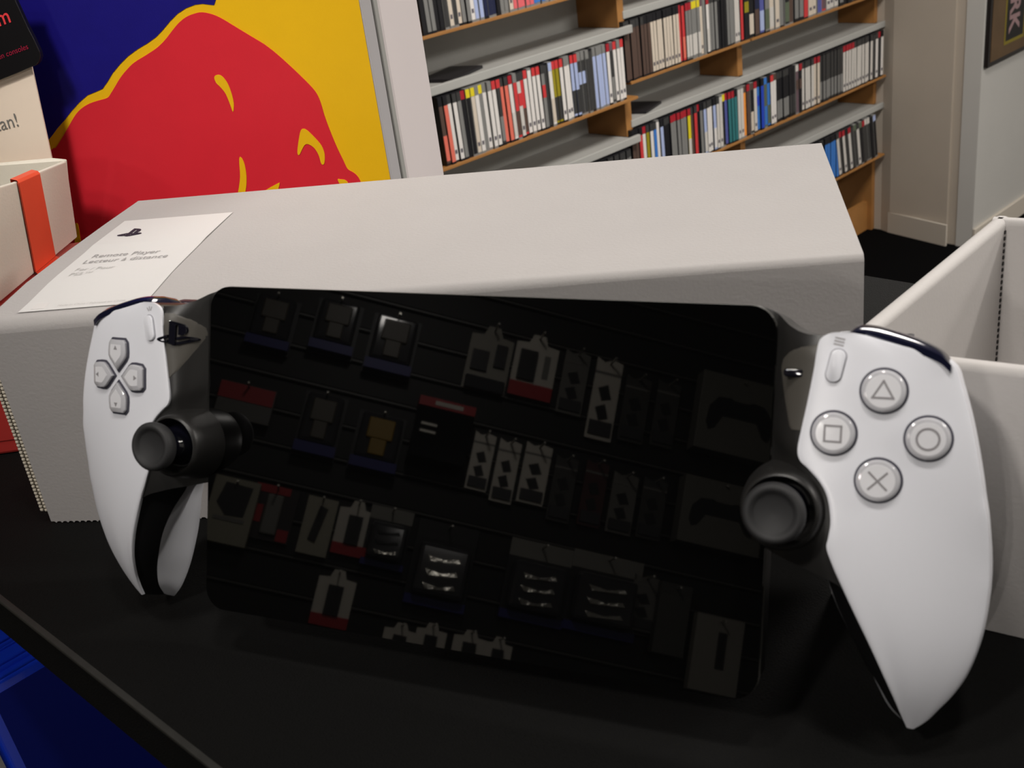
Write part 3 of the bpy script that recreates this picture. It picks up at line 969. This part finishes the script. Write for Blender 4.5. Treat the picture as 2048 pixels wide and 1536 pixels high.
# fair the face of the shell along the grip, its two edges stay where they are
TK = np.array([.5 - .5 * math.cos(math.pi * k / 18) for k in range(19)])
FACE = cF[:, None, :] * (1 - TK)[None, :, None] + cO[:, None, :] * TK[None, :, None]
FACE[:, :, 2] += cBul[:, None] * (np.sin(np.pi * TK) ** .62)[None, :]
for _ in range(90):
    Q = FACE.copy()
    Q[1:-1] = .25 * FACE[:-2] + .5 * FACE[1:-1] + .25 * FACE[2:]
    wgt = np.minimum(1, np.minimum(TK, 1 - TK) / .22)[None, :, None] ** 1.2
    FACE = FACE * (1 - wgt) + Q * wgt


def shell_rows(sg):
    rows = []
    for i in range(NS):
        row = [(cF[i][0] + .25, cF[i][1], cF[i][2] - 1.3)]
        for k in range(19):
            row.append(tuple(FACE[i][k]))
        row.append((cO[i][0] + .12, cO[i][1] - .02, cO[i][2] - 1.2))
        rows.append([mm(sg * u, v, w) for u, v, w in row])
    return rows


PARTS = {}
for sg, side in ((1, 'right'), (-1, 'left')):
    b = MB()
    b.grid(shell_rows(sg), flip=(sg > 0))
    fs = b.build('front_shell', M_shell, hand, 50)
    fs['label'] = 'white front shell of the %s grip' % side
    bv = BVHTree.FromPolygons(b.v, b.f)
    PARTS[side] = bv
    # back shell
    b = MB()
    rows = []
    for i in range(NS):
        sec = catmull([cO[i] + np.array((.05, 0, -1.0)), cS[i], cBo[i], cB[i], cI[i], cN[i]], 6)
        rows.append([mm(sg * p[0], p[1], p[2]) for p in sec])
    b.grid(rows)
    b.f.append(tuple(range(len(rows[0])))[::-1])
    k = len(b.v) - len(rows[0])
    b.f.append(tuple(range(k, len(b.v))))
    bs = b.build('back_shell', M_shell, hand, 50)
    bs['label'] = 'white back shell of the %s grip' % side
    # black band between the shells, closed at the tip
    b = MB()
    rows = []
    for i in range(NS):
        p, q = cN[i] + np.array((.15, 0, .1)), cF[i] + np.array((.75, -.05, -.7))
        rows.append([mm(sg * (p[0] * (1 - t) + q[0] * t - .5 * math.sin(math.pi * t)), p[1] * (1 - t) + q[1] * t, p[2] * (1 - t) + q[2] * t) for t in (0, .2, .4, .6, .8, 1)])
    b.grid(rows)
    last = NS - 1
    tip = [cN[last], cI[last] * .5 + cN[last] * .5, cB[last] * .2 + cN[last] * .8, cS[last], cO[last] + np.array((0, 0, -.9)), cF[last] + np.array((.5, 0, -.7))]
    b.add([mm(sg * p[0], p[1] - .05, p[2]) for p in tip], [tuple(range(len(tip)))])
    # cover over the top of the grip, under the bumper
    top = [cN[0], cI[0], cB[0], cBo[0], cS[0], cO[0]]
    b.add([mm(sg * p[0], p[1], p[2]) for p in top] + [mm(sg * p[0], p[1], p[2]) for p in (cF[0],)], [tuple(range(7))])
    ig = b.build('inner_grip', M_blk, hand, 50)
    ig['label'] = 'black inner band of the %s grip' % side
    # charcoal bridge from tablet to grip
    ut = [90, 92, 95, 98, 101, 104, 107, 112, 120]
    vt = [56.7, 56.7, 56.0, 54.5, 52.0, 50.4, 49.6, 49.3, 49.0]
    ub = [90, 97, 103, 110, 118, 122]
    vb = [-11, -12, -13.5, -15, -17.5, -20]
    fv = cF[6:, 1][::-1]
    fu = cF[6:, 0][::-1]
    fw = cF[6:, 2][::-1]
    NJ, NI = 34, 16
    fr, bk = [], []
    for j in range(NJ + 1):
        q = j / NJ
        vs_ = 49.3 * (1 - q) - 17.5 * q
        us = float(np.interp(vs_, fv, fu)) + 1.2
        ws = float(np.interp(vs_, fv, fw)) - 1.0
        r1, r2_ = [], []
        for i in range(NI + 1):
            t = i / NI
            u = 90 + (us - 90) * t
            v = float(np.interp(u, ut, vt)) * (1 - q) + float(np.interp(u, ub, vb)) * q
            x = min(1, max(0, (u - 97.2) / (us - 97.2)))
            w = -2.2 + (ws + 2.2) * (1 - (1 - x) ** 2.2) if u > 97.2 else -2.2
            edge = min(1, q / .10)
            w -= 2.2 * (1 - edge) ** 2 * (x if x > 0 else 0)
            r1.append(mm(sg * u, v, w))
            r2_.append(mm(sg * u, v - .6 * (1 - q), -14 - 5 * t))
        fr.append(r1)
        bk.append(r2_)
    b = MB()
    b.grid(fr)
    b.grid(bk)
    b.grid([fr[0], bk[0]])
    b.grid([fr[-1], bk[-1]])
    b.grid([[r_[0] for r_ in fr], [r_[0] for r_ in bk]])
    b.grid([[r_[-1] for r_ in fr], [r_[-1] for r_ in bk]])
    br = b.build('bridge', M_body, hand, 50)
    br['label'] = 'charcoal bridge between screen and %s grip' % side
    bw = MB()
    bw.grid(fr)
    PARTS[side + '_bridge'] = BVHTree.FromPolygons(bw.v, bw.f)


def on(side, u, v, which=''):
    """height of the surface at (u, v), mm"""
    p = mm(u, v, 60)
    h = PARTS[side + which].ray_cast(Vector(p), Vector((0, 0, -1)))
    return (h[0].z - .033) * 1000 if h[0] else 9.0


def surf(side, u0, v0, rot=0, which='', follow=True):
    cz = on(side, u0, v0, which)
    def T(x, y, h):
        a = R(rot)
        u = u0 + x * math.cos(a) - y * math.sin(a)
        v = v0 + x * math.sin(a) + y * math.cos(a)
        w = on(side, u, v, which) if follow else cz
        return mm(u, v, w + h)
    return T


def offset_poly(P, d):
    P = [Vector((p[0], p[1])) for p in P]
    n = len(P)
    a = sum(P[i].x * P[(i + 1) % n].y - P[(i + 1) % n].x * P[i].y for i in range(n))
    s_ = 1 if a > 0 else -1
    out = []
    for i in range(n):
        e1 = (P[i] - P[i - 1]).normalized()
        e2 = (P[(i + 1) % n] - P[i]).normalized()
        n1, n2 = Vector((e1.y, -e1.x)) * s_, Vector((e2.y, -e2.x)) * s_
        m = (n1 + n2)
        m = m / max(.35, m.dot(n1)) if m.length > 1e-6 else n1
        out.append((P[i].x + m.x * d, P[i].y + m.y * d))
    return out


# direction pad
dc = (-130.6, 23.9)
pent = [(0, 2.3), (3.6, 5.8), (4.5, 7.2), (4.6, 9.0), (4.3, 11.8), (3.2, 12.9), (-3.2, 12.9), (-4.3, 11.8), (-4.6, 9.0), (-4.5, 7.2), (-3.6, 5.8)]
for k, nm in enumerate(('up', 'left', 'down', 'right')):
    T = surf('left', dc[0], dc[1], 90 * k)
    b = MB()
    b.prism(offset_poly(pent, .75), -1.5, .42, T)
    g = b.build('direction_key_recess', M_gap, hand)
    b = MB()
    cz = .3
    lo, mid, hi = offset_poly(pent, 0), offset_poly(pent, -.25), offset_poly(pent, -1.5)
    loops = [[T(x, y, h) for x, y in P_] for P_, h in ((lo, cz), (lo, 1.3), (mid, 1.6), (hi, 2.0))]
    b.grid(loops, close=True)
    n = len(pent)
    b.f.append(tuple(range(3 * n, 4 * n)))
    dk = b.build('direction_key', M_clear, hand, 30)
    dk['label'] = 'clear %s key of the direction pad' % nm
    b = MB()
    b.prism(offset_poly(pent, -1.7), 1.9, 2.08, T)
    b.build('key_face', M_btop, dk)
    b = MB()
    b.prism([(-.9, 9.4), (.9, 9.4), (0, 10.9)], 2.0, 2.14, T)
    b.build('arrow', M_sym, dk)

# face buttons
def ringpoly(r_, n):
    return [(r_ * math.cos(2 * math.pi * k / n), r_ * math.sin(2 * math.pi * k / n)) for k in range(n)]
def strokes(P, wd_, closed=True):
    b = []
    n = len(P)
    for i in range(n if closed else n - 1):
        p, q = Vector(P[i]), Vector(P[(i + 1) % n])
        d = (q - p).normalized() * wd_ / 2
        nn_ = Vector((-d.y, d.x))
        b.append([tuple(p - d + nn_), tuple(p - d - nn_), tuple(q + d - nn_), tuple(q + d + nn_)])
    return b
SYM = dict(triangle=strokes([(0, 2.7), (2.6, -1.75), (-2.6, -1.75)], .55), square=strokes([(2.1, 2.1), (-2.1, 2.1), (-2.1, -2.1), (2.1, -2.1)], .55), circle=strokes(ringpoly(2.75, 28), .55), cross=strokes([(-2.2, -2.2), (2.2, 2.2)], .55, False) + strokes([(-2.2, 2.2), (2.2, -2.2)], .55, False))
for nm, (u, v) in dict(triangle=(127.8, 35.6), square=(115.8, 23.6), circle=(139.4, 23.7), cross=(127.7, 11.8)).items():
    T = surf('right', u, v, 0)
    b = MB()
    b.lathe([(0.01, .35), (6.15, .35), (6.3, -.8)], 40, T)
    b.build('face_button_recess', M_gap, hand, 30)
    b = MB()
    b.lathe([(5.6, .2), (5.6, 1.2), (5.35, 1.65), (4.7, 1.95), (4.2, 1.9), (0.01, 1.95)], 40, T)
    fb = b.build('face_button', M_clear, hand, 35)
    fb['label'] = 'clear face button with %s symbol' % nm
    b = MB()
    b.lathe([(4.45, 1.8), (4.35, 2.02), (0.01, 2.05)], 36, T)
    b.build('button_face', M_btop, fb, 35)
    b = MB()
    for q in SYM[nm]:
        b.prism(q, 2.03, 2.14, T)
    b.build('symbol', M_sym, fb)

# create and options pills with their marks
for sg, side, nm in ((-1, 'left', 'create'), (1, 'right', 'options')):
    T = surf(side, sg * 115.4, 41.6, sg * -11)
    b = MB()
    b.prism(rrect(4.5, 9.4, 2.2, 8), -.8, .12, T)
    b.build('pill_recess', mat('pill_gap', (.30, .30, .33), .5, .4), hand)
    b = MB()
    b.prism(rrect(3.9, 8.8, 1.94, 8), -.4, 1.0, T)
    pb = b.build('pill_button', M_shell, hand, bevel=.0003, smooth=40)
    pb['label'] = 'small white pill button on the %s grip' % side
    b = MB()
    T2 = surf(side, sg * 115.9 - (0 if sg > 0 else 0), 48.0, sg * -11)
    if sg > 0:
        for k in (-1, 0, 1):
            b.prism([(-1.3, k * .85 - .22), (1.3, k * .85 - .22), (1.3, k * .85 + .22), (-1.3, k * .85 + .22)], .02, .08, T2)
    else:
        for k in (-1, 0, 1):
            a = R(90 - 28 * k)
            d = Vector((math.cos(a), math.sin(a)))
            p = d * 1.0 + Vector((0, -1.4))
            q = d * 2.5 + Vector((0, -1.4))
            n2 = Vector((-d.y, d.x)) * .18
            b.prism([tuple(p + n2), tuple(p - n2), tuple(q - n2), tuple(q + n2)], .02, .08, T2)
    mk_ = b.build('pill_icon', mat('icon_grey', (.34, .33, .34), .6, .3), hand)
    mk_['label'] = 'grey engraved icon above the pill button'

# sticks
for sg, side in ((-1, 'left'), (1, 'right')):
    u0, v0 = sg * 103.2, 1.6
    T = lambda x, y, h: mm(u0 + x, v0 + y, h)
    b = MB()
    b.lathe([(13.4, -9), (13.2, -2.5), (12.5, 3), (11.6, 8.5), (10.9, 11.8), (10.3, 13.0), (9.7, 13.3), (9.2, 12.7), (8.9, 10.5), (7.5, 8.2), (.01, 7.8)], 56, T)
    sh = b.build('stick_housing', M_body if sg > 0 else M_body, hand, 40)
    sh['label'] = 'round black housing of the %s stick' % side
    T2 = lambda x, y, h: mm(u0 + x, v0 + y + (h - 8) * .06, h)
    b = MB()
    b.lathe([(7.2, 8.2), (6.6, 11), (4.4, 13), (3.9, 15), (3.9, 18)], 40, T2)
    b.build('stick_shaft', M_glossb, hand, 50)
    b = MB()
    b.lathe([(3.5, 17.2), (6.4, 17.8), (7.9, 19.4), (8.35, 21.2), (8.2, 22.6), (7.6, 23.5), (6.8, 23.75), (6.0, 23.4), (5.4, 22.7), (4.9, 22.35), (.01, 22.1)], 56, T2)
    sc = b.build('stick_cap', M_rub, hand, 50)
    sc['label'] = 'black concave cap of the %s stick' % side

# grey plates on the bridge, the emblem button and the mute button
for sg, side, P in ((-1, 'left', [(-111.5, 47.3), (-107.5, 47.1), (-101.8, 45), (-98.9, 42.4), (-98.4, 39.8), (-100, 36), (-102.5, 31), (-105, 27), (-108.2, 24)]), (1, 'right', [(111.5, 47.3), (106.5, 46.3), (102.6, 44.8), (100.3, 42.4), (99.7, 40), (101, 34), (102.4, 29), (103.8, 24), (106.4, 21.5)])):
    b = MB()
    T = surf(side, 0, 0, 0, '_bridge')
    # strip the plate into a grid that follows the bridge
    vs2 = np.linspace(47.0, 23.5, 26)
    edge = sorted([(p[1], abs(p[0])) for p in P])
    rows = []
    for v in vs2:
        ue = float(np.interp(v, [e_[0] for e_ in edge], [e_[1] for e_ in edge]))
        us = float(np.interp(v, cF[6:, 1][::-1], cF[6:, 0][::-1])) + .4
        ue = min(ue, us - .1)
        rows.append([T(sg * (ue + (us - ue) * k / 8), v, .22 if 0 < k else .02) for k in range(9)])
    b.grid(rows)
    pl_ = b.build('bridge_plate', M_plate, hand, 40)
    pl_['label'] = 'dark grey plate beside the %s grip' % side
T = surf('left', -106.0, 40.2, 0, '_bridge')
b = MB()
for p in EMBLEM:
    b.prism([(x * 12.5, y * 11.0) for x, y in p], -1.0, 1.3, T)
em = b.build('emblem_button', M_glossb, hand, bevel=.00018)
em['label'] = 'gloss black emblem button'
T = surf('right', 104.6, 38.9, 0, '_bridge', follow=False)
b = MB()
b.prism(rrect(6.4, 2.3, 1.1, 6), -1.5, 1.3, T)
mb_ = b.build('mute_button', M_glossb, hand, bevel=.0005, smooth=50, seg=3)
mb_['label'] = 'gloss black mute bar'

# bumpers and triggers
for sg, side in ((-1, 'left'), (1, 'right')):
    path = catmull([(117.0, 49.4), (118.5, 50.9), (120.5, 51.4), (125, 50.9), (130, 49.7), (136, 48.0), (141, 46.0), (143.8, 43.6)], 4)
    sec = [(-2.0, 6.6), (.0, 7.0), (.9, 6.0), (1.7, 3.0), (1.9, -2), (1.2, -8), (-.5, -11), (-3, -11)]
    rows = []
    n = len(path)
    for i, (u, v) in enumerate(path):
        t = i / (n - 1)
        k = (math.sin(math.pi * t) ** .45) if 0 < t < 1 else 0.0
        rows.append([mm(sg * u, v - .4 + dv * (k if dv > 0 else 1), w) for dv, w in sec])
    b = MB()
    b.grid(rows, close=True)
    b.f += [tuple(range(len(sec))), tuple(range(len(b.v) - len(sec), len(b.v)))]
    o = b.build('bumper', M_navy, hand, 50)
    o['label'] = 'gloss navy bumper over the %s grip' % side
    rows = []
    sec = [(-2, -11.5), (1.2, -12.5), (2.2, -18), (1.0, -28), (-3.5, -34), (-8, -33), (-8, -11.5)]
    for u, v in [(114, 47.5), (117, 49.5), (124, 49.5), (132, 47.5), (138, 44.8), (140.5, 42.5)]:
        rows.append([mm(sg * u, v + dv, w) for dv, w in sec])
    b = MB()
    b.grid(rows, close=True)
    b.f += [tuple(range(len(sec))), tuple(range(len(b.v) - len(sec), len(b.v)))]
    o = b.build('trigger', M_body, hand, bevel=.0012, smooth=50)
    o['label'] = 'charcoal trigger behind the %s bumper' % side

# ------------------------------------------------------------------ slat wall of hanging packs (seen mirrored in the screen)
WP = Vector((-1.7436, -1.0485, 0))
WN = Vector((.848, .5299, 0)).normalized()
WT = Vector((-.5299, .848, 0)).normalized()
M_slat = mat('black_slat_board', (.005, .005, .005), .5, .3)
M_rail = mat('slat_rail_metal', (.55, .53, .47), .3, .5, metal=.7)
M_railb = mat('slat_rail_black', (.05, .048, .042), .45, .5)
sw = empty('slat_wall', WP + Vector((0, 0, Z_FLOOR)) - WN * .05)
tag(sw, 'black slat wall of hanging packs mirrored in the dark screen', 'display wall')
def wq(x, z, h):
    return WP + WT * x + WN * (h - .03) + Vector((0, 0, z))
def wl_(x, h, z):
    return tuple(wq(x, z, h) - sw.location)
MB().box(-1.6, 1.4, -.05, -.02, Z_FLOOR, 1.2, wl_).build('wall_backing', M_slat, sw)
z = -.20
slat = None
while z < 1.18:
    if slat is None:
        slat = MB().box(-1.6, 1.4, -.02, 0, z + .008, z + .072, wl_).build('slat', M_slat, sw)
        rail = MB().box(-1.6, 1.4, -.012, -.002, z + .001, z + .006, wl_).build('slat_rail', M_railb, sw)
        zb = z
    else:
        for src in (slat, rail):
            o = src.copy()
            o.location = (0, 0, z - zb)
            COL.objects.link(o)
    z += .08

PACKS = [('fig', 0.51, 0.795, 0.105, 0.135), ('fig', 0.367, 0.821, 0.107, 0.137), ('fig', 0.229, 0.812, 0.115, 0.15), ('cardA', -0.003, 0.841, 0.105, 0.166), ('cardB', -0.115, 0.851, 0.106, 0.161), ('strip', -0.216, 0.835, 0.063, 0.161), ('stripb', -0.298, 0.813, 0.066, 0.206), ('stripd', -0.377, 0.807, 0.064, 0.168), ('stripd', -0.455, 0.814, 0.058, 0.168), ('ctrl', -0.627, 0.837, 0.21, 0.197), ('redgray', 0.521, 0.595, 0.126, 0.082), ('fig', 0.346, 0.585, 0.099, 0.154), ('figy', 0.21, 0.576, 0.112, 0.143), ('redtop', 0.074, 0.627, 0.132, 0.145), ('stripb', -0.034, 0.592, 0.051, 0.139), ('stripb', -0.096, 0.583, 0.053, 0.151), ('stripb', -0.165, 0.593, 0.064, 0.146), ('stripd', -0.237, 0.573, 0.055, 0.158), ('stripr', -0.312, 0.579, 0.056, 0.159), ('strip', -0.385, 0.572, 0.062, 0.147), ('stripd', -0.459, 0.576, 0.06, 0.148), ('ctrl', -0.618, 0.588, 0.204, 0.161), ('whitebox', 0.487, 0.347, 0.1, 0.145), ('redfig', 0.4, 0.367, 0.096, 0.123), ('slot', 0.297, 0.361, 0.068, 0.13), ('hook', 0.217, 0.374, 0.08, 0.125), ('blis', 0.139, 0.369, 0.098, 0.137), ('blisd', 0.005, 0.335, 0.14, 0.193), ('foil', -0.217, 0.344, 0.149, 0.184), ('foil', -0.377, 0.35, 0.17, 0.186), ('strip', -0.474, 0.353, 0.061, 0.129), ('plain', -0.541, 0.327, 0.076, 0.163), ('slotw', -0.658, 0.27, 0.117, 0.174), ('hook', 0.224, 0.214, 0.084, 0.126), ('hook', 0.063, 0.144, 0.074, 0.098), ('hook', -0.005, 0.158, 0.069, 0.098), ('hook', -0.093, 0.16, 0.075, 0.099), ('hook', -0.159, 0.159, 0.064, 0.099)]
DESC = dict(fig='clear figure blister with blue foot', figy='blister with yellow figure', cardA='white hang card with mixed parts', cardB='white hang card with red foot', strip='narrow grey strip pack', stripb='narrow white strip pack', stripd='narrow dark strip pack', stripr='narrow red strip pack', ctrl='grey box with black gamepad silhouette', redgray='flat red and grey pack', redtop='black box with red header', whitebox='white box with dark picture', redfig='red pack with pale figure', slot='white card with slanted dark slot', hook='white hook card with red foot', blis='pale headed blister pack', blisd='dark blister with shiny strips', foil='grey headed foil blister', plain='plain grey box', slotw='white box with dark slot')
GP = [(-.42, -.16), (-.40, .06), (-.30, .20), (-.14, .22), (-.10, .19), (.10, .19), (.14, .22), (.30, .20), (.40, .06), (.42, -.16), (.38, -.26), (.31, -.22), (.22, -.04), (-.22, -.04), (-.31, -.22), (-.38, -.26)]
ROWN = {}
seen = {}
for kd, x, zc, w, h in PACKS:
    row = 'top' if zc > .7 else 'second' if zc > .45 else 'third' if zc > .25 else 'lowest'
    key = (kd, row)
    seen[key] = seen.get(key, 0) + 1
cnt_ = {}
for kd, x, zc, w, h in PACKS:
    row = 'top' if zc > .7 else 'second' if zc > .45 else 'third' if zc > .25 else 'lowest'
    key = (kd, row)
    cnt_[key] = cnt_.get(key, 0) + 1
    e = empty('hanging_pack', wq(x, zc - h / 2, .012))
    e.rotation_euler = Matrix((WT, -WN, Vector((0, 0, 1)))).transposed().to_euler()
    which = '' if seen[key] == 1 else ', %s from left' % ORD[cnt_[key] - 1]
    tag(e, '%s, %s row of packs mirrored in screen%s' % (DESC[kd], row, which), 'product pack', 'packs on the slat wall')
    def bb(nm, x0, x1, z0, z1, d0, d1, m_, par=e, bev=0):
        return MB().box(x0 * w, x1 * w, -d1, -d0, z0 * h, z1 * h).build(nm, m_, par, bevel=bev)
    def pic(nm, P, d0, d1, m_, sc=1):
        b = MB()
        b.prism([(p[0] * w * sc, (p[1] * sc + .5) * h) for p in P], d0, d1, lambda a, c, d: (a, -d, c))
        return b.build(nm, m_, e)
    white, dark, grey, redm, blu = flat(206, 200, 188), flat(20, 20, 22), flat(120, 118, 112), flat(170, 26, 34), flat(30, 32, 110)
    shiny = mat('clear_blister', (.05, .05, .055), .08, .6, coat=.5)
    if kd in ('fig', 'figy'):
        bb('backing_card', -.5, .5, 0, 1, 0, .002, dark)
        bb('blister', -.42, .42, .20, .95, .002, .035, shiny, bev=.008)
        f_m = flat(150, 118, 30) if kd == 'figy' else flat(90, 84, 74)
        bb('figure_head', -.27, .27, .52, .86, .034, .042, f_m, bev=.003)
        bb('figure_body', -.17, .17, .26, .55, .034, .040, f_m, bev=.003)
        bb('foot_band', -.48, .48, .04, .20, .002, .030, blu)
    elif kd.startswith('strip'):
        cm = dict(strip=flat(112, 110, 104), stripb=white, stripd=flat(64, 63, 60), stripr=flat(72, 34, 34))[kd]
        b = MB()
        b.prism([(-.5 * w, 0), (.5 * w, 0), (.5 * w, h), (.2 * w, h * .95), (-.1 * w, h), (-.5 * w, h * .97)], 0, .004, lambda a, c, d: (a, -d, c))
        b.build('strip_card', cm, e)
        bb('foot_band', -.42, .42, .05, .22, .004, .010, flat(50, 50, 52))
        for k, zz in enumerate((.36, .60)):
            pic('printed_mark', [(-.25, -.09 + zz - .5), (.1, -.13 + zz - .5), (.3, .02 + zz - .5), (-.05, .08 + zz - .5)], .004, .006, dark)
        bb('fold_line', -.5, .5, .80, .83, .004, .005, grey)
    elif kd == 'ctrl':
        bb('box_body', -.5, .5, 0, 1, 0, .05, flat(112, 110, 102), bev=.001)
        pic('gamepad_print', GP, .05, .052, dark, .95)
    elif kd in ('cardA', 'cardB', 'hook'):
        b = MB()
        b.prism([(-.5 * w, 0), (.5 * w, 0), (.5 * w, .84 * h), (.22 * w, .86 * h), (.14 * w, h), (-.14 * w, h), (-.22 * w, .86 * h), (-.5 * w, .84 * h)], 0, .002, lambda a, c, d: (a, -d, c))
        b.build('hang_card', white if kd != 'cardA' else flat(150, 146, 134), e)
        if kd == 'cardA':
            bb('part_window', -.38, -.12, .40, .74, .002, .010, dark)
            bb('part_window', .02, .40, .30, .60, .002, .010, dark)
            bb('blister', -.46, .46, 0, .20, .002, .016, shiny, bev=.004)
        elif kd == 'cardB':
            bb('window', -.02, .38, .26, .72, .002, .012, dark)
            bb('slot_print', -.34, -.20, .34, .70, .002, .004, grey)
            bb('foot_band', -.5, .5, 0, .22, .002, .004, redm)
        else:
            bb('window', -.2, .2, .20, .72, .002, .012, dark)
            bb('foot_band', -.5, .5, 0, .20, .002, .006, redm)
    elif kd == 'redgray':
        bb('flat_pack', -.5, .5, 0, 1, 0, .02, flat(96, 94, 90), bev=.001)
        bb('red_header', -.48, .5, .52, .98, .02, .022, redm)
    elif kd == 'redtop':
        bb('box_body', -.5, .5, 0, .85, 0, .06, flat(16, 16, 18, .12), bev=.004)
        bb('red_header', -.5, .5, .85, 1, 0, .06, redm)
        bb('header_text_strip', -.28, .22, .89, .96, .06, .061, white)
        bb('chrome_bar', .10, .40, .52, .58, .06, .066, M_rail, bev=.002)
        bb('chrome_bar', .10, .40, .40, .46, .06, .066, M_rail, bev=.002)
    elif kd == 'whitebox':
        bb('box_body', -.5, .5, 0, 1, 0, .04, flat(150, 146, 128), bev=.001)
        pic('dark_picture', [(-.36, .40), (.24, .42), (.34, .10), (.10, -.08), (-.30, -.06)], .04, .042, dark)
        bb('caption', -.34, .34, .34, .40, .04, .042, grey)
    elif kd == 'redfig':
        bb('backing_card', -.5, .5, 0, 1, 0, .002, flat(34, 24, 26))
        bb('figure_print', -.18, .20, .10, .84, .002, .012, grey, bev=.004)
        bb('red_header', -.3, .5, .86, 1, .002, .004, redm)
        bb('red_patch', .24, .46, .30, .62, .002, .004, redm)
        bb('red_patch', -.46, -.20, .02, .24, .002, .004, redm)
    elif kd == 'slot':
        bb('hang_card', -.5, .5, 0, 1, 0, .003, flat(160, 156, 138))
        pic('slanted_slot', [(-.22, .32), (.06, .36), (.22, -.24), (-.04, -.28)], .003, .008, dark)
    elif kd in ('blis', 'foil', 'blisd'):
        bb('backing_card', -.5, .5, 0, .78, 0, .003, dark)
        bb('header', -.5, .5, .78, 1, 0, .004, flat(132, 130, 122) if kd != 'blisd' else flat(30, 30, 32))
        bb('blister', -.42, .42, .12, .72, .003, .04, shiny, bev=.010)
        fo = mat('crumpled_foil', (.6, .58, .52), .12, .5, metal=.9, bump=1.0, bscale=60)
        for k in range(3):
            zz = .22 + .16 * k
            pic('foil_strip', [(-.26, zz - .5), (.22, zz - .54), (.28, zz - .47), (0, zz - .50), (-.22, zz - .45)], .04, .044, fo if kd != 'blis' or k == 0 else dark)
        bb('foot_band', -.5, .5, 0, .11, .003, .012, blu)
    elif kd == 'plain':
        bb('box_body', -.5, .5, 0, 1, 0, .03, flat(78, 77, 72), bev=.001)
        bb('box_lid', -.5, .5, .86, 1.0, .03, .031, flat(70, 70, 66))
    elif kd == 'slotw':
        bb('box_body', -.5, .5, 0, 1, 0, .03, flat(150, 146, 136), bev=.001)
        bb('dark_slot', -.16, .02, .32, .80, .03, .032, dark)
    # peg it hangs on
    MB().box(-.002, .002, -.06, .006, .93 * h, .93 * h + .004).build('peg', M_rail, e)

for (lp, pw), where in zip(ARM_LAMPS, ('upper', 'lower')):
    lp = Vector(lp)
    tgt = Vector((.10, .26, .09))
    q = (tgt - lp).to_track_quat('-Z', 'Y')
    foot = lp - WN * ((lp - WP).dot(WN) + .03)
    e = empty('arm_lamp', foot)
    tag(e, 'small %s arm lamp on the slat wall aimed at the counter' % where, 'wall lamp', 'arm lamps on the slat wall')
    b = MB()
    b.lathe([(.001, .07), (.026, .07), (.032, .05), (.032, 0), (.029, 0), (.029, .02), (.001, .02)], 24, lambda x, y, z: tuple(q @ Vector((x, y, z)) + lp - foot))
    b.build('lamp_head', M_steel, e, 40)
    d_ = (lp - foot) + q @ Vector((0, 0, .068))
    n_ = d_.normalized()
    s1 = n_.orthogonal().normalized() * .005
    s2 = n_.cross(s1)
    b = MB()
    b.grid([[tuple(p + c) for c in (s1, s2, -s1, -s2)] for p in (Vector((0, 0, 0)), d_)], close=True)
    b.build('lamp_arm', M_steel, e)
    area('arm_light', lp + q @ Vector((0, 0, -.002)), tgt, .036, pw, spread=60)
